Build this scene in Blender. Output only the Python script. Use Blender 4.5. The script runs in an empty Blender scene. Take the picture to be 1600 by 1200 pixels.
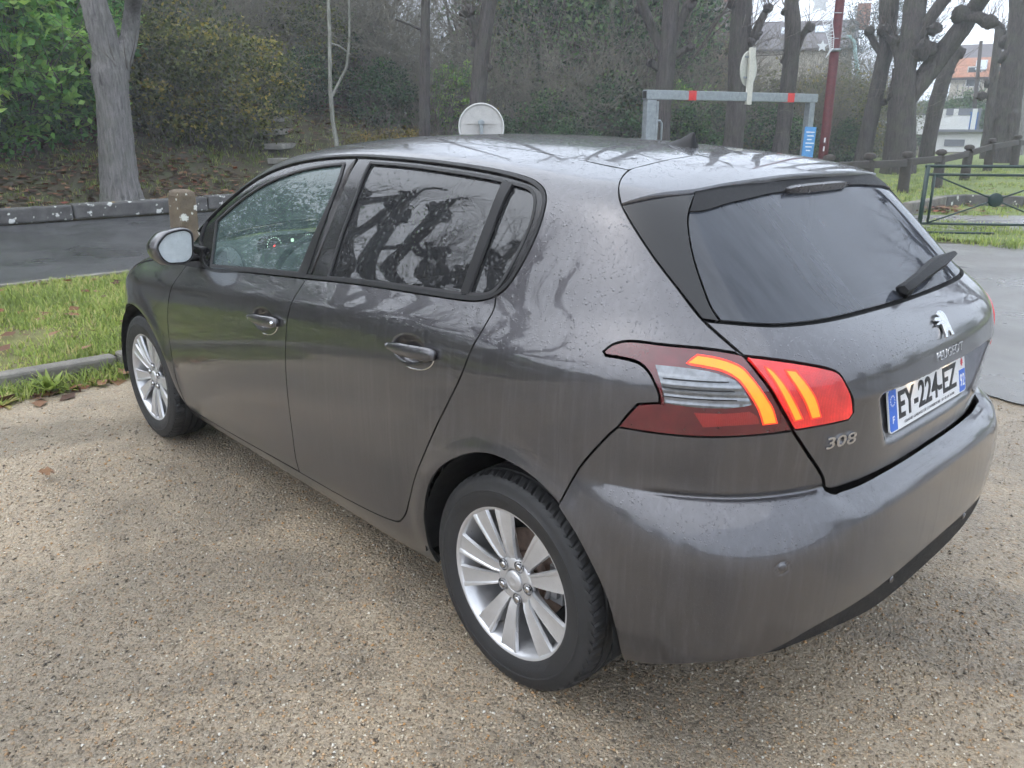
import bpy, bmesh, math, random
import numpy as np
from mathutils import Vector, Matrix
from mathutils.geometry import delaunay_2d_cdt

scene = bpy.context.scene
COL = scene.collection
# ---------------------------------------------------------------- camera
CAM = dict(loc=(-1.4120, 2.1918, 1.5062), yaw=-.7586, pitch=-.3094, roll=.0018, f=1255.66)
cd = bpy.data.cameras.new('camera'); cam = bpy.data.objects.new('camera', cd); COL.objects.link(cam); scene.camera = cam
cd.sensor_width = 36; cd.lens = 36*CAM['f']/1600; cd.clip_start = .05; cd.clip_end = 2000
_cy, _sy, _cp, _sp = math.cos(CAM['yaw']), math.sin(CAM['yaw']), math.cos(CAM['pitch']), math.sin(CAM['pitch'])
_f = Vector((_cy*_cp, _sy*_cp, _sp)); _r0 = Vector((_sy, -_cy, 0)); _u0 = _r0.cross(_f)
_r = math.cos(CAM['roll'])*_r0+math.sin(CAM['roll'])*_u0; _u = -math.sin(CAM['roll'])*_r0+math.cos(CAM['roll'])*_u0
cam.matrix_world = Matrix(((_r.x, _u.x, -_f.x, CAM['loc'][0]), (_r.y, _u.y, -_f.y, CAM['loc'][1]), (_r.z, _u.z, -_f.z, CAM['loc'][2]), (0, 0, 0, 1)))
# ---------------------------------------------------------------- sky and sun (overcast, misty winter day)
SUN_EL, SUN_AZ = math.radians(58), math.radians(35)
w = bpy.data.worlds.new('World'); scene.world = w; w.use_nodes = True
nt = w.node_tree; nt.nodes.clear()
sky = nt.nodes.new('ShaderNodeTexSky'); sky.sky_type = 'NISHITA'; sky.sun_disc = False
sky.sun_elevation = SUN_EL; sky.sun_rotation = SUN_AZ; sky.air_density = 1.0; sky.dust_density = 6.0; sky.ozone_density = 1.0
hs = nt.nodes.new('ShaderNodeHueSaturation'); hs.inputs['Saturation'].default_value = .22
mixc = nt.nodes.new('ShaderNodeMix'); mixc.data_type = 'RGBA'; mixc.inputs[0].default_value = .80
mixc.inputs[7].default_value = (7.0, 7.9, 9.3, 1)          # cloud deck
bg = nt.nodes.new('ShaderNodeBackground'); bg.inputs['Strength'].default_value = .115
wo = nt.nodes.new('ShaderNodeOutputWorld')
nt.links.new(sky.outputs[0], hs.inputs['Color']); nt.links.new(hs.outputs[0], mixc.inputs[6]); nt.links.new(mixc.outputs[2], bg.inputs['Color'])
nt.links.new(bg.outputs[0], wo.inputs['Surface'])
sl = bpy.data.lights.new('sun', 'SUN'); sl.energy = .7; sl.angle = math.radians(120); sl.color = (1, .97, .93)
so = bpy.data.objects.new('sun', sl); COL.objects.link(so)
so.rotation_euler = Vector((math.sin(SUN_AZ)*math.cos(SUN_EL)*-1, -math.cos(SUN_AZ)*math.cos(SUN_EL), -math.sin(SUN_EL))).to_track_quat('-Z', 'Y').to_euler()
vs = scene.view_settings; vs.view_transform = 'Standard'; vs.look = 'None'; vs.gamma = 1; vs.exposure = 1.1; vs.use_curve_mapping = False
scene.cycles.max_bounces = 6; scene.cycles.diffuse_bounces = 2; scene.cycles.glossy_bounces = 3; scene.cycles.transparent_max_bounces = 10; scene.cycles.volume_bounces = 1
scene.cycles.use_adaptive_sampling = True; scene.cycles.adaptive_threshold = .05; scene.cycles.adaptive_min_samples = 12
scene.cycles.use_denoising = True
RNG = random.Random(7)
HAZE = .0027

# ---------------------------------------------------------------- helpers
def link(o, parent=None):
    COL.objects.link(o)
    if parent is not None: o.parent = parent
    return o
def empty(name, loc=(0, 0, 0), rz=0, parent=None):
    o = bpy.data.objects.new(name, None); o.location = loc; o.rotation_euler = (0, 0, rz); o.empty_display_size = .2
    return link(o, parent)
def tag(o, label=None, cat=None, group=None, kind=None):
    if label: o['label'] = label
    if cat: o['category'] = cat
    if group: o['group'] = group
    if kind: o['kind'] = kind
    return o
def mobj(name, verts, faces, mat, parent=None, smooth=True, normals=None, loc=None):
    me = bpy.data.meshes.new(name)
    me.from_pydata([tuple(map(float, v)) for v in verts], [], [tuple(map(int, f)) for f in faces])
    if isinstance(mat, (list, tuple)):
        for m in mat: me.materials.append(m)
    elif mat is not None: me.materials.append(mat)
    me.polygons.foreach_set('use_smooth', [smooth]*len(me.polygons))
    if normals is not None: me.normals_split_custom_set_from_vertices([tuple(map(float, n)) for n in normals])
    me.update()
    o = bpy.data.objects.new(name, me)
    if loc is not None: o.location = loc
    return link(o, parent)
class MB:
    """collects vertices and faces for one mesh"""
    def __init__(s): s.v = []; s.f = []
    def add(s, v, f):
        o = len(s.v); s.v += [tuple(p) for p in v]; s.f += [tuple(i+o for i in q) for q in f]; return s
    def box(s, c, d, M=None):
        x, y, z = (a/2 for a in d); P = [Vector((sx*x, sy*y, sz*z)) for sz in (-1, 1) for sy in (-1, 1) for sx in (-1, 1)]
        P = [(M @ p if M else p)+Vector(c) for p in P]
        return s.add(P, [(0, 2, 3, 1), (4, 5, 7, 6), (0, 1, 5, 4), (2, 6, 7, 3), (0, 4, 6, 2), (1, 3, 7, 5)])
    def tube(s, pts, rad, n=8, cap=True):
        pts = [Vector(p) for p in pts]; rad = rad if hasattr(rad, '__len__') else [rad]*len(pts)
        V = []; prev = None
        for i, p in enumerate(pts):
            t = (pts[min(i+1, len(pts)-1)]-pts[max(i-1, 0)]).normalized()
            if prev is None:
                a = Vector((0, 0, 1)) if abs(t.z) < .9 else Vector((1, 0, 0)); nrm = t.cross(a).normalized()
            else:
                nrm = (prev-t*prev.dot(t)).normalized()
            prev = nrm; b = t.cross(nrm)
            V += [p+rad[i]*(math.cos(2*math.pi*k/n)*nrm+math.sin(2*math.pi*k/n)*b) for k in range(n)]
        F = [(i*n+k, i*n+(k+1) % n, (i+1)*n+(k+1) % n, (i+1)*n+k) for i in range(len(pts)-1) for k in range(n)]
        if cap: F += [tuple(reversed(range(n))), tuple(range((len(pts)-1)*n, len(pts)*n))]
        return s.add(V, F)
    def lathe(s, prof, n=48, axis='y', closed=False):
        """profile (r, h) turned about an axis through the origin"""
        V = []
        for k in range(n):
            a = 2*math.pi*k/n; c, d = math.cos(a), math.sin(a)
            for r, h in prof:
                V.append((r*c, h, r*d) if axis == 'y' else (r*c, r*d, h))
        m = len(prof); F = []
        for k in range(n):
            k2 = (k+1) % n
            for i in range(m-1 if not closed else m):
                j = (i+1) % m
                F.append((k*m+i, k*m+j, k2*m+j, k2*m+i))
        return s.add(V, F)
    def prism(s, poly, h0, h1, M=None):
        """2-D outline extruded along its z, placed by M"""
        n = len(poly); V = [Vector((x, y, h)) for h in (h0, h1) for x, y in poly]
        if M: V = [M @ p for p in V]
        return s.add(V, [tuple(reversed(range(n))), tuple(range(n, 2*n))]+[(i, (i+1) % n, n+(i+1) % n, n+i) for i in range(n)])
    def build(s, name, mat, parent=None, smooth=False, loc=None, auto=None, bevel=0):
        o = mobj(name, s.v, s.f, mat, parent, smooth, loc=loc)
        if auto is not None:
            me = o.data; bm = bmesh.new(); bm.from_mesh(me)
            for e in bm.edges: e.smooth = not (len(e.link_faces) == 2 and e.calc_face_angle(0) > auto)
            for f in bm.faces: f.smooth = True
            bm.to_mesh(me); bm.free()
        if bevel:
            m = o.modifiers.new('bevel', 'BEVEL'); m.width = bevel; m.segments = 2; m.limit_method = 'ANGLE'
        return o
def copy_tree(o, parent=None):
    c = o.copy(); COL.objects.link(c); c.parent = parent
    for ch in [k for k in bpy.data.objects if k.parent == o]: copy_tree(ch, c)
    return c
# ---------------------------------------------------------------- materials
MATS = {}
def nmat(name):
    m = bpy.data.materials.new(name); m.use_nodes = True; t = m.node_tree
    b = t.nodes['Principled BSDF']; MATS[name] = m
    return m, t, b
def N(t, typ, **kw):
    n = t.nodes.new(typ)
    for k, v in kw.items():
        if k in n.inputs.keys(): n.inputs[k].default_value = v
        else: setattr(n, k, v)
    return n
def ramp(t, fac, stops, interp='LINEAR'):
    r = t.nodes.new('ShaderNodeValToRGB'); r.color_ramp.interpolation = interp
    e = r.color_ramp.elements
    while len(e) < len(stops): e.new(.5)
    for i, (p, c) in enumerate(stops):
        e[i].position = p; e[i].color = (c[0], c[1], c[2], 1) if hasattr(c, '__len__') else (c, c, c, 1)
    t.links.new(fac, r.inputs[0]); return r.outputs[0]
def mixrgb(t, fac, a, b, mode='MIX'):
    m = t.nodes.new('ShaderNodeMix'); m.data_type = 'RGBA'; m.blend_type = mode
    for i, v in ((0, fac), (6, a), (7, b)):
        if hasattr(v, 'is_linked') or isinstance(v, bpy.types.NodeSocket): t.links.new(v, m.inputs[i])
        else: m.inputs[i].default_value = v if not hasattr(v, '__len__') else (v[0], v[1], v[2], 1)
    return m.outputs[2]
def mth(t, op, a, b=None, clamp=False):
    m = t.nodes.new('ShaderNodeMath'); m.operation = op; m.use_clamp = clamp
    for i, v in ((0, a), (1, b)):
        if v is None: continue
        if isinstance(v, bpy.types.NodeSocket): t.links.new(v, m.inputs[i])
        else: m.inputs[i].default_value = v
    return m.outputs[0]
def coords(t, scale=(1, 1, 1), kind='Object'):
    c = t.nodes.new('ShaderNodeTexCoord'); m = t.nodes.new('ShaderNodeMapping'); m.inputs['Scale'].default_value = scale
    t.links.new(c.outputs[kind], m.inputs[0]); return m.outputs[0]
def noise(t, vec, scale, detail=4, rough=.55, dist=0):
    n = t.nodes.new('ShaderNodeTexNoise'); n.inputs['Scale'].default_value = scale; n.inputs['Detail'].default_value = detail
    n.inputs['Roughness'].default_value = rough; n.inputs['Distortion'].default_value = dist
    t.links.new(vec, n.inputs['Vector']); return n
def voro(t, vec, scale, feature='F1', rnd=1):
    n = t.nodes.new('ShaderNodeTexVoronoi'); n.feature = feature; n.inputs['Scale'].default_value = scale; n.inputs['Randomness'].default_value = rnd
    t.links.new(vec, n.inputs['Vector']); return n
def bump(t, h, b, strength=.3, dist=.01, sock='Normal'):
    n = t.nodes.new('ShaderNodeBump'); n.inputs['Strength'].default_value = strength; n.inputs['Distance'].default_value = dist
    t.links.new(h, n.inputs['Height'])
    if b is not None: t.links.new(n.outputs[0], b.inputs[sock])
    return n.outputs[0]
def plain(name, col, rough=.5, metal=0, var=.12, nscale=30, bmp=0, coat=0, spec=.5):
    """a paint, plastic or metal with mottling and fine relief"""
    m, t, b = nmat(name); v = coords(t); n = noise(t, v, nscale, 5)
    lo = tuple(c*(1-var) for c in col); hi = tuple(min(1, c*(1+var)) for c in col)
    t.links.new(ramp(t, n.outputs[0], [(.3, lo), (.7, hi)]), b.inputs['Base Color'])
    t.links.new(ramp(t, n.outputs[0], [(.3, rough*.85), (.7, min(1, rough*1.15))]), b.inputs['Roughness'])
    b.inputs['Metallic'].default_value = metal; b.inputs['Coat Weight'].default_value = coat; b.inputs['Specular IOR Level'].default_value = spec
    if bmp:
        n2 = noise(t, v, nscale*6, 3); bump(t, n2.outputs[0], b, bmp, .004)
    return m
def drops(t, v, dens=130, streak=True, mask=None):
    """height of rain drops: sparse round beads of different sizes"""
    a = voro(t, v, dens); th = t.nodes.new('ShaderNodeSeparateColor'); t.links.new(a.outputs['Color'], th.inputs[0])
    rad = mth(t, 'MULTIPLY', mth(t, 'POWER', th.outputs[0], 2.2), .46)
    h = mth(t, 'SUBTRACT', rad, a.outputs['Distance'], False)
    h = mth(t, 'MAXIMUM', h, 0)
    return mth(t, 'POWER', h, .6)
def make_paint():
    m, t, b = nmat('car_paint'); v = coords(t)
    fl = noise(t, v, 900, 2); lg = noise(t, coords(t, (9, 9, 1.1)), 3.5, 4, .6)
    base = ramp(t, fl.outputs[0], [(.3, (.057, .055, .060)), (.7, (.086, .083, .090))])
    # dried rain streaks: thin dusty film running down the panels
    st = noise(t, coords(t, (34, 34, 1.6)), 2.0, 5, .6)
    film = ramp(t, st.outputs[0], [(.44, 0), (.62, 1)])
    film = mth(t, 'MULTIPLY', film, ramp(t, lg.outputs[0], [(.38, .05), (.62, 1)]))
    t.links.new(mixrgb(t, mth(t, 'MULTIPLY', film, .07), base, (.33, .33, .36)), b.inputs['Base Color'])
    b.inputs['Metallic'].default_value = .68
    t.links.new(ramp(t, film, [(0, .30), (1, .37)]), b.inputs['Roughness'])
    b.inputs['Coat Weight'].default_value = 1.0; b.inputs['Coat IOR'].default_value = 1.62
    t.links.new(ramp(t, film, [(0, .012), (1, .07)]), b.inputs['Coat Roughness'])
    g = t.nodes.new('ShaderNodeNewGeometry'); sx = t.nodes.new('ShaderNodeSeparateXYZ'); t.links.new(g.outputs['Normal'], sx.inputs[0])
    up = ramp(t, sx.outputs[2], [(.22, .04), (.45, 1)])
    pat = ramp(t, noise(t, v, 9, 3).outputs[0], [(.32, .35), (.6, 1)])
    h = mth(t, 'MULTIPLY', mth(t, 'MAXIMUM', drops(t, v, 125), mth(t, 'MULTIPLY', drops(t, coords(t, (1, 1, .6)), 230), .8)), mth(t, 'MULTIPLY', up, pat))
    bump(t, h, b, 1.0, .0045, 'Coat Normal'); bump(t, h, b, .4, .0035)
    return m
def make_glass(name, tint, ior=1.5, drop=True, film=0, rough=0.0, dens=95, fcol=(.55, .57, .60)):
    """thin pane: Fresnel reflection over a tinted see-through layer, with rain on it"""
    m = bpy.data.materials.new(name); m.use_nodes = True; t = m.node_tree; t.nodes.clear(); MATS[name] = m
    out = t.nodes.new('ShaderNodeOutputMaterial'); fr = N(t, 'ShaderNodeFresnel', IOR=ior)
    gl = N(t, 'ShaderNodeBsdfGlossy', Roughness=rough); tr = N(t, 'ShaderNodeBsdfTransparent', Color=(*tint, 1))
    mx = t.nodes.new('ShaderNodeMixShader'); t.links.new(fr.outputs[0], mx.inputs[0]); t.links.new(tr.outputs[0], mx.inputs[1]); t.links.new(gl.outputs[0], mx.inputs[2])
    last = mx.outputs[0]; v = coords(t)
    if drop:
        pat = ramp(t, noise(t, v, 7, 3).outputs[0], [(.35, .15), (.6, 1)])
        h = mth(t, 'MULTIPLY', mth(t, 'MAXIMUM', drops(t, v, dens), mth(t, 'MULTIPLY', drops(t, coords(t, (1, 1, .35)), dens*1.9), .6)), pat)
        nb = bump(t, h, None, .8, .004); t.links.new(nb, gl.inputs['Normal']); t.links.new(nb, fr.inputs['Normal'])
    if film:
        df = N(t, 'ShaderNodeBsdfDiffuse', Color=(*fcol, 1)); m2 = t.nodes.new('ShaderNodeMixShader')
        st = ramp(t, noise(t, coords(t, (3, 14, 3)), 2.2, 4).outputs[0], [(.3, film*.75), (.7, film*1.2)])
        t.links.new(st, m2.inputs[0]); t.links.new(last, m2.inputs[1]); t.links.new(df.outputs[0], m2.inputs[2]); last = m2.outputs[0]
    t.links.new(last, out.inputs[0]); return m
def emis(name, col, strength, base=None):
    m, t, b = nmat(name); n = noise(t, coords(t), 60, 3)
    c = base or col
    b.inputs['Base Color'].default_value = (*c, 1); b.inputs['Roughness'].default_value = .25
    b.inputs['Emission Color'].default_value = (*col, 1)
    m.cycles.emission_sampling = 'NONE'
    t.links.new(mth(t, 'ADD', mth(t, 'MULTIPLY', n.outputs[0], strength*.5), strength*.75), b.inputs['Emission Strength'])
    return m

def lamp_lens(name, col, glow, strength, cells):
    """moulded plastic lens: fine cells under a glossy skin; glows where lit"""
    m, t, b = nmat(name); v = coords(t); q = voro(t, v, cells, rnd=.25); n = noise(t, v, 14, 3)
    lo = tuple(c*.75 for c in col); t.links.new(mixrgb(t, ramp(t, q.outputs['Distance'], [(.1, 0), (.6, 1)]), col, lo), b.inputs['Base Color'])
    b.inputs['Roughness'].default_value = .22; b.inputs['Coat Weight'].default_value = 1; b.inputs['Coat Roughness'].default_value = .03
    bump(t, q.outputs['Distance'], b, .25, .003)
    if strength:
        b.inputs['Emission Color'].default_value = (*glow, 1); m.cycles.emission_sampling = 'NONE'
        t.links.new(mth(t, 'MULTIPLY', mth(t, 'MULTIPLY', ramp(t, q.outputs['Distance'], [(.15, 1), (.6, .6)]), ramp(t, n.outputs[0], [(.34, .30), (.64, 1)])), strength), b.inputs['Emission Strength'])
    return m
# ---------------------------------------------------------------- car body surface (numpy only)
class Spl:
    """natural cubic spline, linear beyond its ends"""
    def __init__(s, x, y):
        x = np.array(x, float); y = np.array(y, float); n = len(x); h = np.diff(x)
        A = np.eye(n); r = np.zeros(n)
        for i in range(1, n-1):
            A[i, i-1] = h[i-1]; A[i, i] = 2*(h[i-1]+h[i]); A[i, i+1] = h[i]
            r[i] = 6*((y[i+1]-y[i])/h[i]-(y[i]-y[i-1])/h[i-1])
        s.x, s.y, s.m = x, y, np.linalg.solve(A, r)
        s.d0 = (y[1]-y[0])/h[0]-h[0]*s.m[1]/6; s.d1 = (y[-1]-y[-2])/h[-1]+h[-1]*s.m[-2]/6
    def __call__(s, v):
        v = np.asarray(v, float); x, y, m = s.x, s.y, s.m
        c = np.clip(v, x[0], x[-1]); i = np.clip(np.searchsorted(x, c)-1, 0, len(x)-2)
        h = x[i+1]-x[i]; a = (x[i+1]-c)/h; b = (c-x[i])/h
        o = a*y[i]+b*y[i+1]+((a**3-a)*m[i]+(b**3-b)*m[i+1])*h*h/6
        return o+np.where(v < x[0], (v-x[0])*s.d0, 0)+np.where(v > x[-1], (v-x[-1])*s.d1, 0)
def sstep(v, a, b):
    t = np.clip((np.asarray(v, float)-a)/(b-a), 0, 1); return t*t*t*(t*(6*t-15)+10)
XC, XF, RB = 0.15, 2.2, 0.9
PLAN = Spl([-.8, -.3, .3, .9, 1.6, 2.3, 3.0, 3.5], [.893, .896, .897, .892, .889, .889, .886, .88])
LOWS = Spl([.12, .20, .28, .36, .48, .60, .72, .9], [-.13, -.070, -.034, -.018, -.005, 0, 0, 0])
BELT = Spl([-.6, .2, .7, 1.25, 1.7, 2.1, 2.6], [1.07, 1.064, 1.045, 1.005, .967, .930, .90])
UPS = Spl([-.40, -.28, -.18, -.12, -.085, -.06, -.03, 0, .05, .10, .20, .30, .38, .48], [0, -.001, -.006, -.013, -.022, -.036, -.055, -.074, -.099, -.122, -.172, -.225, -.272, -.340])
XR_U = Spl([.2, .5, .66, .75, .85, .92, .96, 1.0, 1.045, 1.085, 1.13, 1.20, 1.28, 1.36, 1.45], [-.68, -.705, -.715, -.725, -.734, -.738, -.734, -.720, -.680, -.622, -.566, -.486, -.398, -.318, -.22])
XB0 = Spl([.15, .22, .30, .40, .50, .60, .70, .9], [-.690, -.728, -.756, -.774, -.781, -.780, -.772, -.765])
NB = Spl([.15, .3, .5, .62, .70, .8, .9], [3.9, 4.1, 4.1, 3.9, 3.3, 3.2, 3.2])
def XR_B(z, ay):
    t = np.clip((.699+.018*sstep(ay, .44, .56)-z)/.056, 0, 1)
    return XR_U(z)+(XB0(z)-XR_U(z))*(1-(1-t)**2.2)
def XR_S(z): return XR_U(z)-.10
NR = Spl([.2, .5, .85, 1.09, 1.34, 1.45], [3.2, 3.2, 3.2, 3.6, 4.6, 4.8])
XF_U = Spl([.15, .3, .45, .6, .75, .9, 1.0], [3.36, 3.44, 3.48, 3.47, 3.40, 3.25, 3.0])
ROOF = Spl([-.5, -.25, 0, .3, .7, 1.1, 1.4, 1.66, 1.90, 2.15, 2.36, 2.50, 2.75, 3.05, 3.30, 3.45, 3.55],
           [1.315, 1.406, 1.441, 1.464, 1.480, 1.479, 1.463, 1.428, 1.340, 1.192, 1.050, 1.006, .972, .912, .828, .735, .62])
CROWN = Spl([-.6, 0, 1.0, 1.7, 2.3, 3.4], [.085, .095, .10, .11, .10, .10])
def arch(x, z):
    o = 0
    for cx, zc, R in ((0, .31, .375), (2.62, .31, .372)):
        r = np.sqrt((x-cx)**2+(z-zc)**2)
        o = o+.012*np.exp(-((r-R)/.045)**2)*sstep(z, .15, .45)
    return o
def y_side(x, z):
    t = z-BELT(x)
    taper = -.05*np.clip(t, 0, 1)*np.clip(.6-x, 0, 2)
    return PLAN(x)+LOWS(z)+UPS(t)+taper+arch(x, z)
def field(x, y, z, bump=0):
    """signed function of the body hull, negative inside; bump 1 = bumper"""
    ay = np.abs(y)
    xr = XR_B(z, ay) if bump == 1 else (XR_S if bump == 2 else XR_U)(z)
    n = NB(z) if bump == 1 else NR(z); ys = np.maximum(y_side(x, z), .05)
    ar = np.clip((XC-x)/np.maximum(XC-xr, .05), 0, 9); af = np.clip((x-XF)/np.maximum(XF_U(z)-XF, .05), 0, 9)
    S = ((ay/ys)**n+ar**n+af**3.2+1e-12)**(1/n)
    d1 = (S-1)*.85
    dz = 1e-3; sl = (ROOF(x+dz)-ROOF(x-dz))/(2*dz)
    d2 = (z-(ROOF(x)-CROWN(x)*(ay/.62)**2.6*.62))/np.sqrt(1+sl*sl)
    k = .075
    h = np.clip(.5+.5*(d1-d2)/k, 0, 1)
    return d2*(1-h)+d1*h+k*h*(1-h)
def root(f, lo, hi):
    for _ in range(9):
        m = (lo+hi)/2; i = f(m) < 0
        lo = np.where(i, m, lo); hi = np.where(i, hi, m)
    a, b = f(lo), f(hi)
    for _ in range(4):                                   # false position (Illinois)
        m = lo+(hi-lo)*np.clip(a/np.where(abs(a-b) < 1e-15, -1e-15, a-b), 0, 1); c = f(m); i = c < 0
        lo, hi, a, b = np.where(i, m, lo), np.where(i, hi, m), np.where(i, c, a*.5), np.where(i, b*.5, c)
    return m
def dome_pt(u, w, bump=0):
    """belt coordinate u (x along the side, corner angle at the ends), w = height, above 1 m an elevation angle -> point on the hull"""
    u, w = np.broadcast_arrays(np.asarray(u, float), np.asarray(w, float))
    th = np.clip((XC-u)/RB, 0, None); ph = np.clip((u-XF)/RB, 0, None); ox = np.clip(u, XC, XF)
    e = np.clip(w-1, 0, None)/.8; ce, se = np.cos(e), np.sin(e); z0 = np.minimum(w, 1)
    dx = (np.sin(ph)-np.sin(th))*ce; dy = np.where(th > 0, np.cos(th), np.cos(ph))*ce
    lo = np.zeros(u.shape)+.02; hi = np.zeros(u.shape)+1.8
    lo = root(lambda m: field(ox+m*dx, m*dy, z0+m*se, bump), lo, hi)
    return np.stack([ox+lo*dx, lo*dy, z0+lo*se], -1)
def top_pt(x, y, bump=0):
    x, y = np.broadcast_arrays(np.asarray(x, float), np.asarray(y, float))
    lo = np.zeros(x.shape)+.45; hi = np.zeros(x.shape)+1.6
    return np.stack([x, y, root(lambda m: field(x, y, m, bump), lo, hi)], -1)
def to_dome(p):
    x, y, z = p[..., 0], p[..., 1], p[..., 2]
    u = np.where(x >= XC, x, XC-RB*np.arctan2(XC-x, y)); u = np.where(x > XF, XF+RB*np.arctan2(x-XF, y), u)
    t = np.hypot(x-np.clip(x, XC, XF), y)
    return np.stack([u, np.where(z <= 1, z, 1+.8*np.arctan2(z-1, t))], -1)
# ---------------------------------------------------------------- panels on the hull
UC = XC-RB*math.pi/2
def hull_n(p, bmp):
    e = 2e-3; x, y, z = p[:, 0], p[:, 1], p[:, 2]
    g = np.stack([field(x+e, y, z, bmp)-field(x-e, y, z, bmp), field(x, y+e, z, bmp)-field(x, y-e, z, bmp), field(x, y, z+e, bmp)-field(x, y, z-e, bmp)], 1)
    return g/np.maximum(np.linalg.norm(g, axis=1, keepdims=True), 1e-9)
def curve2(pts, step, closed=True, corner=38):
    """smooth a 2-D outline (Catmull-Rom between its corners) and resample it"""
    P = np.array(pts, float); n = len(P); out = []
    def turn(i):
        a = P[i]-P[i-1]; b = P[(i+1) % n]-P[i]
        return abs(math.degrees(math.atan2(a[0]*b[1]-a[1]*b[0], a@b)))
    cor = [turn(i) > corner for i in range(n)]
    if not closed: cor[0] = cor[-1] = True
    for i in range(n if closed else n-1):
        j = (i+1) % n; p1, p2 = P[i], P[j]
        p0 = P[i-1] if not cor[i] else 2*p1-p2
        p3 = P[(j+1) % n] if not cor[j] else 2*p2-p1
        L = np.linalg.norm(p2-p1); k = max(1, int(math.ceil(L/step)))
        d1, d2 = (p2-p0), (p3-p1)
        l0, l3 = np.linalg.norm(p1-p0)+1e-9, np.linalg.norm(p3-p2)+1e-9
        m1 = d1/(l0+L)*L if not cor[i] else p2-p1; m2 = d2/(L+l3)*L if not cor[j] else p2-p1
        for q in range(k):
            t = q/k; t2, t3 = t*t, t*t*t
            out.append((2*t3-3*t2+1)*p1+(t3-2*t2+t)*m1+(-2*t3+3*t2)*p2+(t3-t2)*m2)
    if not closed: out.append(P[-1])
    return np.array(out)
def area2(P): x, y = P[:, 0], P[:, 1]; return .5*np.sum(x*np.roll(y, -1)-np.roll(x, -1)*y)
def inset2(P, d):
    """move a closed outline inwards by d"""
    if area2(P) < 0: P = P[::-1]
    a = P-np.roll(P, 1, 0); b = np.roll(P, -1, 0)-P
    na = np.stack([-a[:, 1], a[:, 0]], 1)/np.maximum(np.linalg.norm(a, axis=1, keepdims=True), 1e-9); nb = np.stack([-b[:, 1], b[:, 0]], 1)/np.maximum(np.linalg.norm(b, axis=1, keepdims=True), 1e-9)
    n = na+nb; l = np.linalg.norm(n, axis=1, keepdims=True); n = n/np.maximum(l, .3)
    return P+n*d/np.maximum(l/2, .6)
def inside2(Q, P):
    c = np.zeros(len(Q), bool); x, y = Q[:, 0], Q[:, 1]; X2 = np.roll(P, -1, 0)
    for (x1, y1), (x2, y2) in zip(P, X2):
        if y1 == y2: continue
        c ^= ((y1 > y) != (y2 > y)) & (x < (x2-x1)*(y-y1)/(y2-y1)+x1)
    return c
def mirror_u(pts): return [(2*UC-u, w_) for u, w_ in reversed(pts)]
PCACHE = {}
def edge_dark(o, nskin):
    """folded panel edges are coloured dark as gap shade, not body colour"""
    if o.data.materials[0].name == 'car_paint' and o.name.split('.')[0] != 'roof_spoiler':
        o.data.materials.append(MATS['dark_inside']); idx_ = np.zeros(len(o.data.polygons), np.int32); idx_[nskin:] = 1; o.data.polygons.foreach_set('material_index', idx_)  # black flange paints in the shade inside the shut lines
    return o
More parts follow.
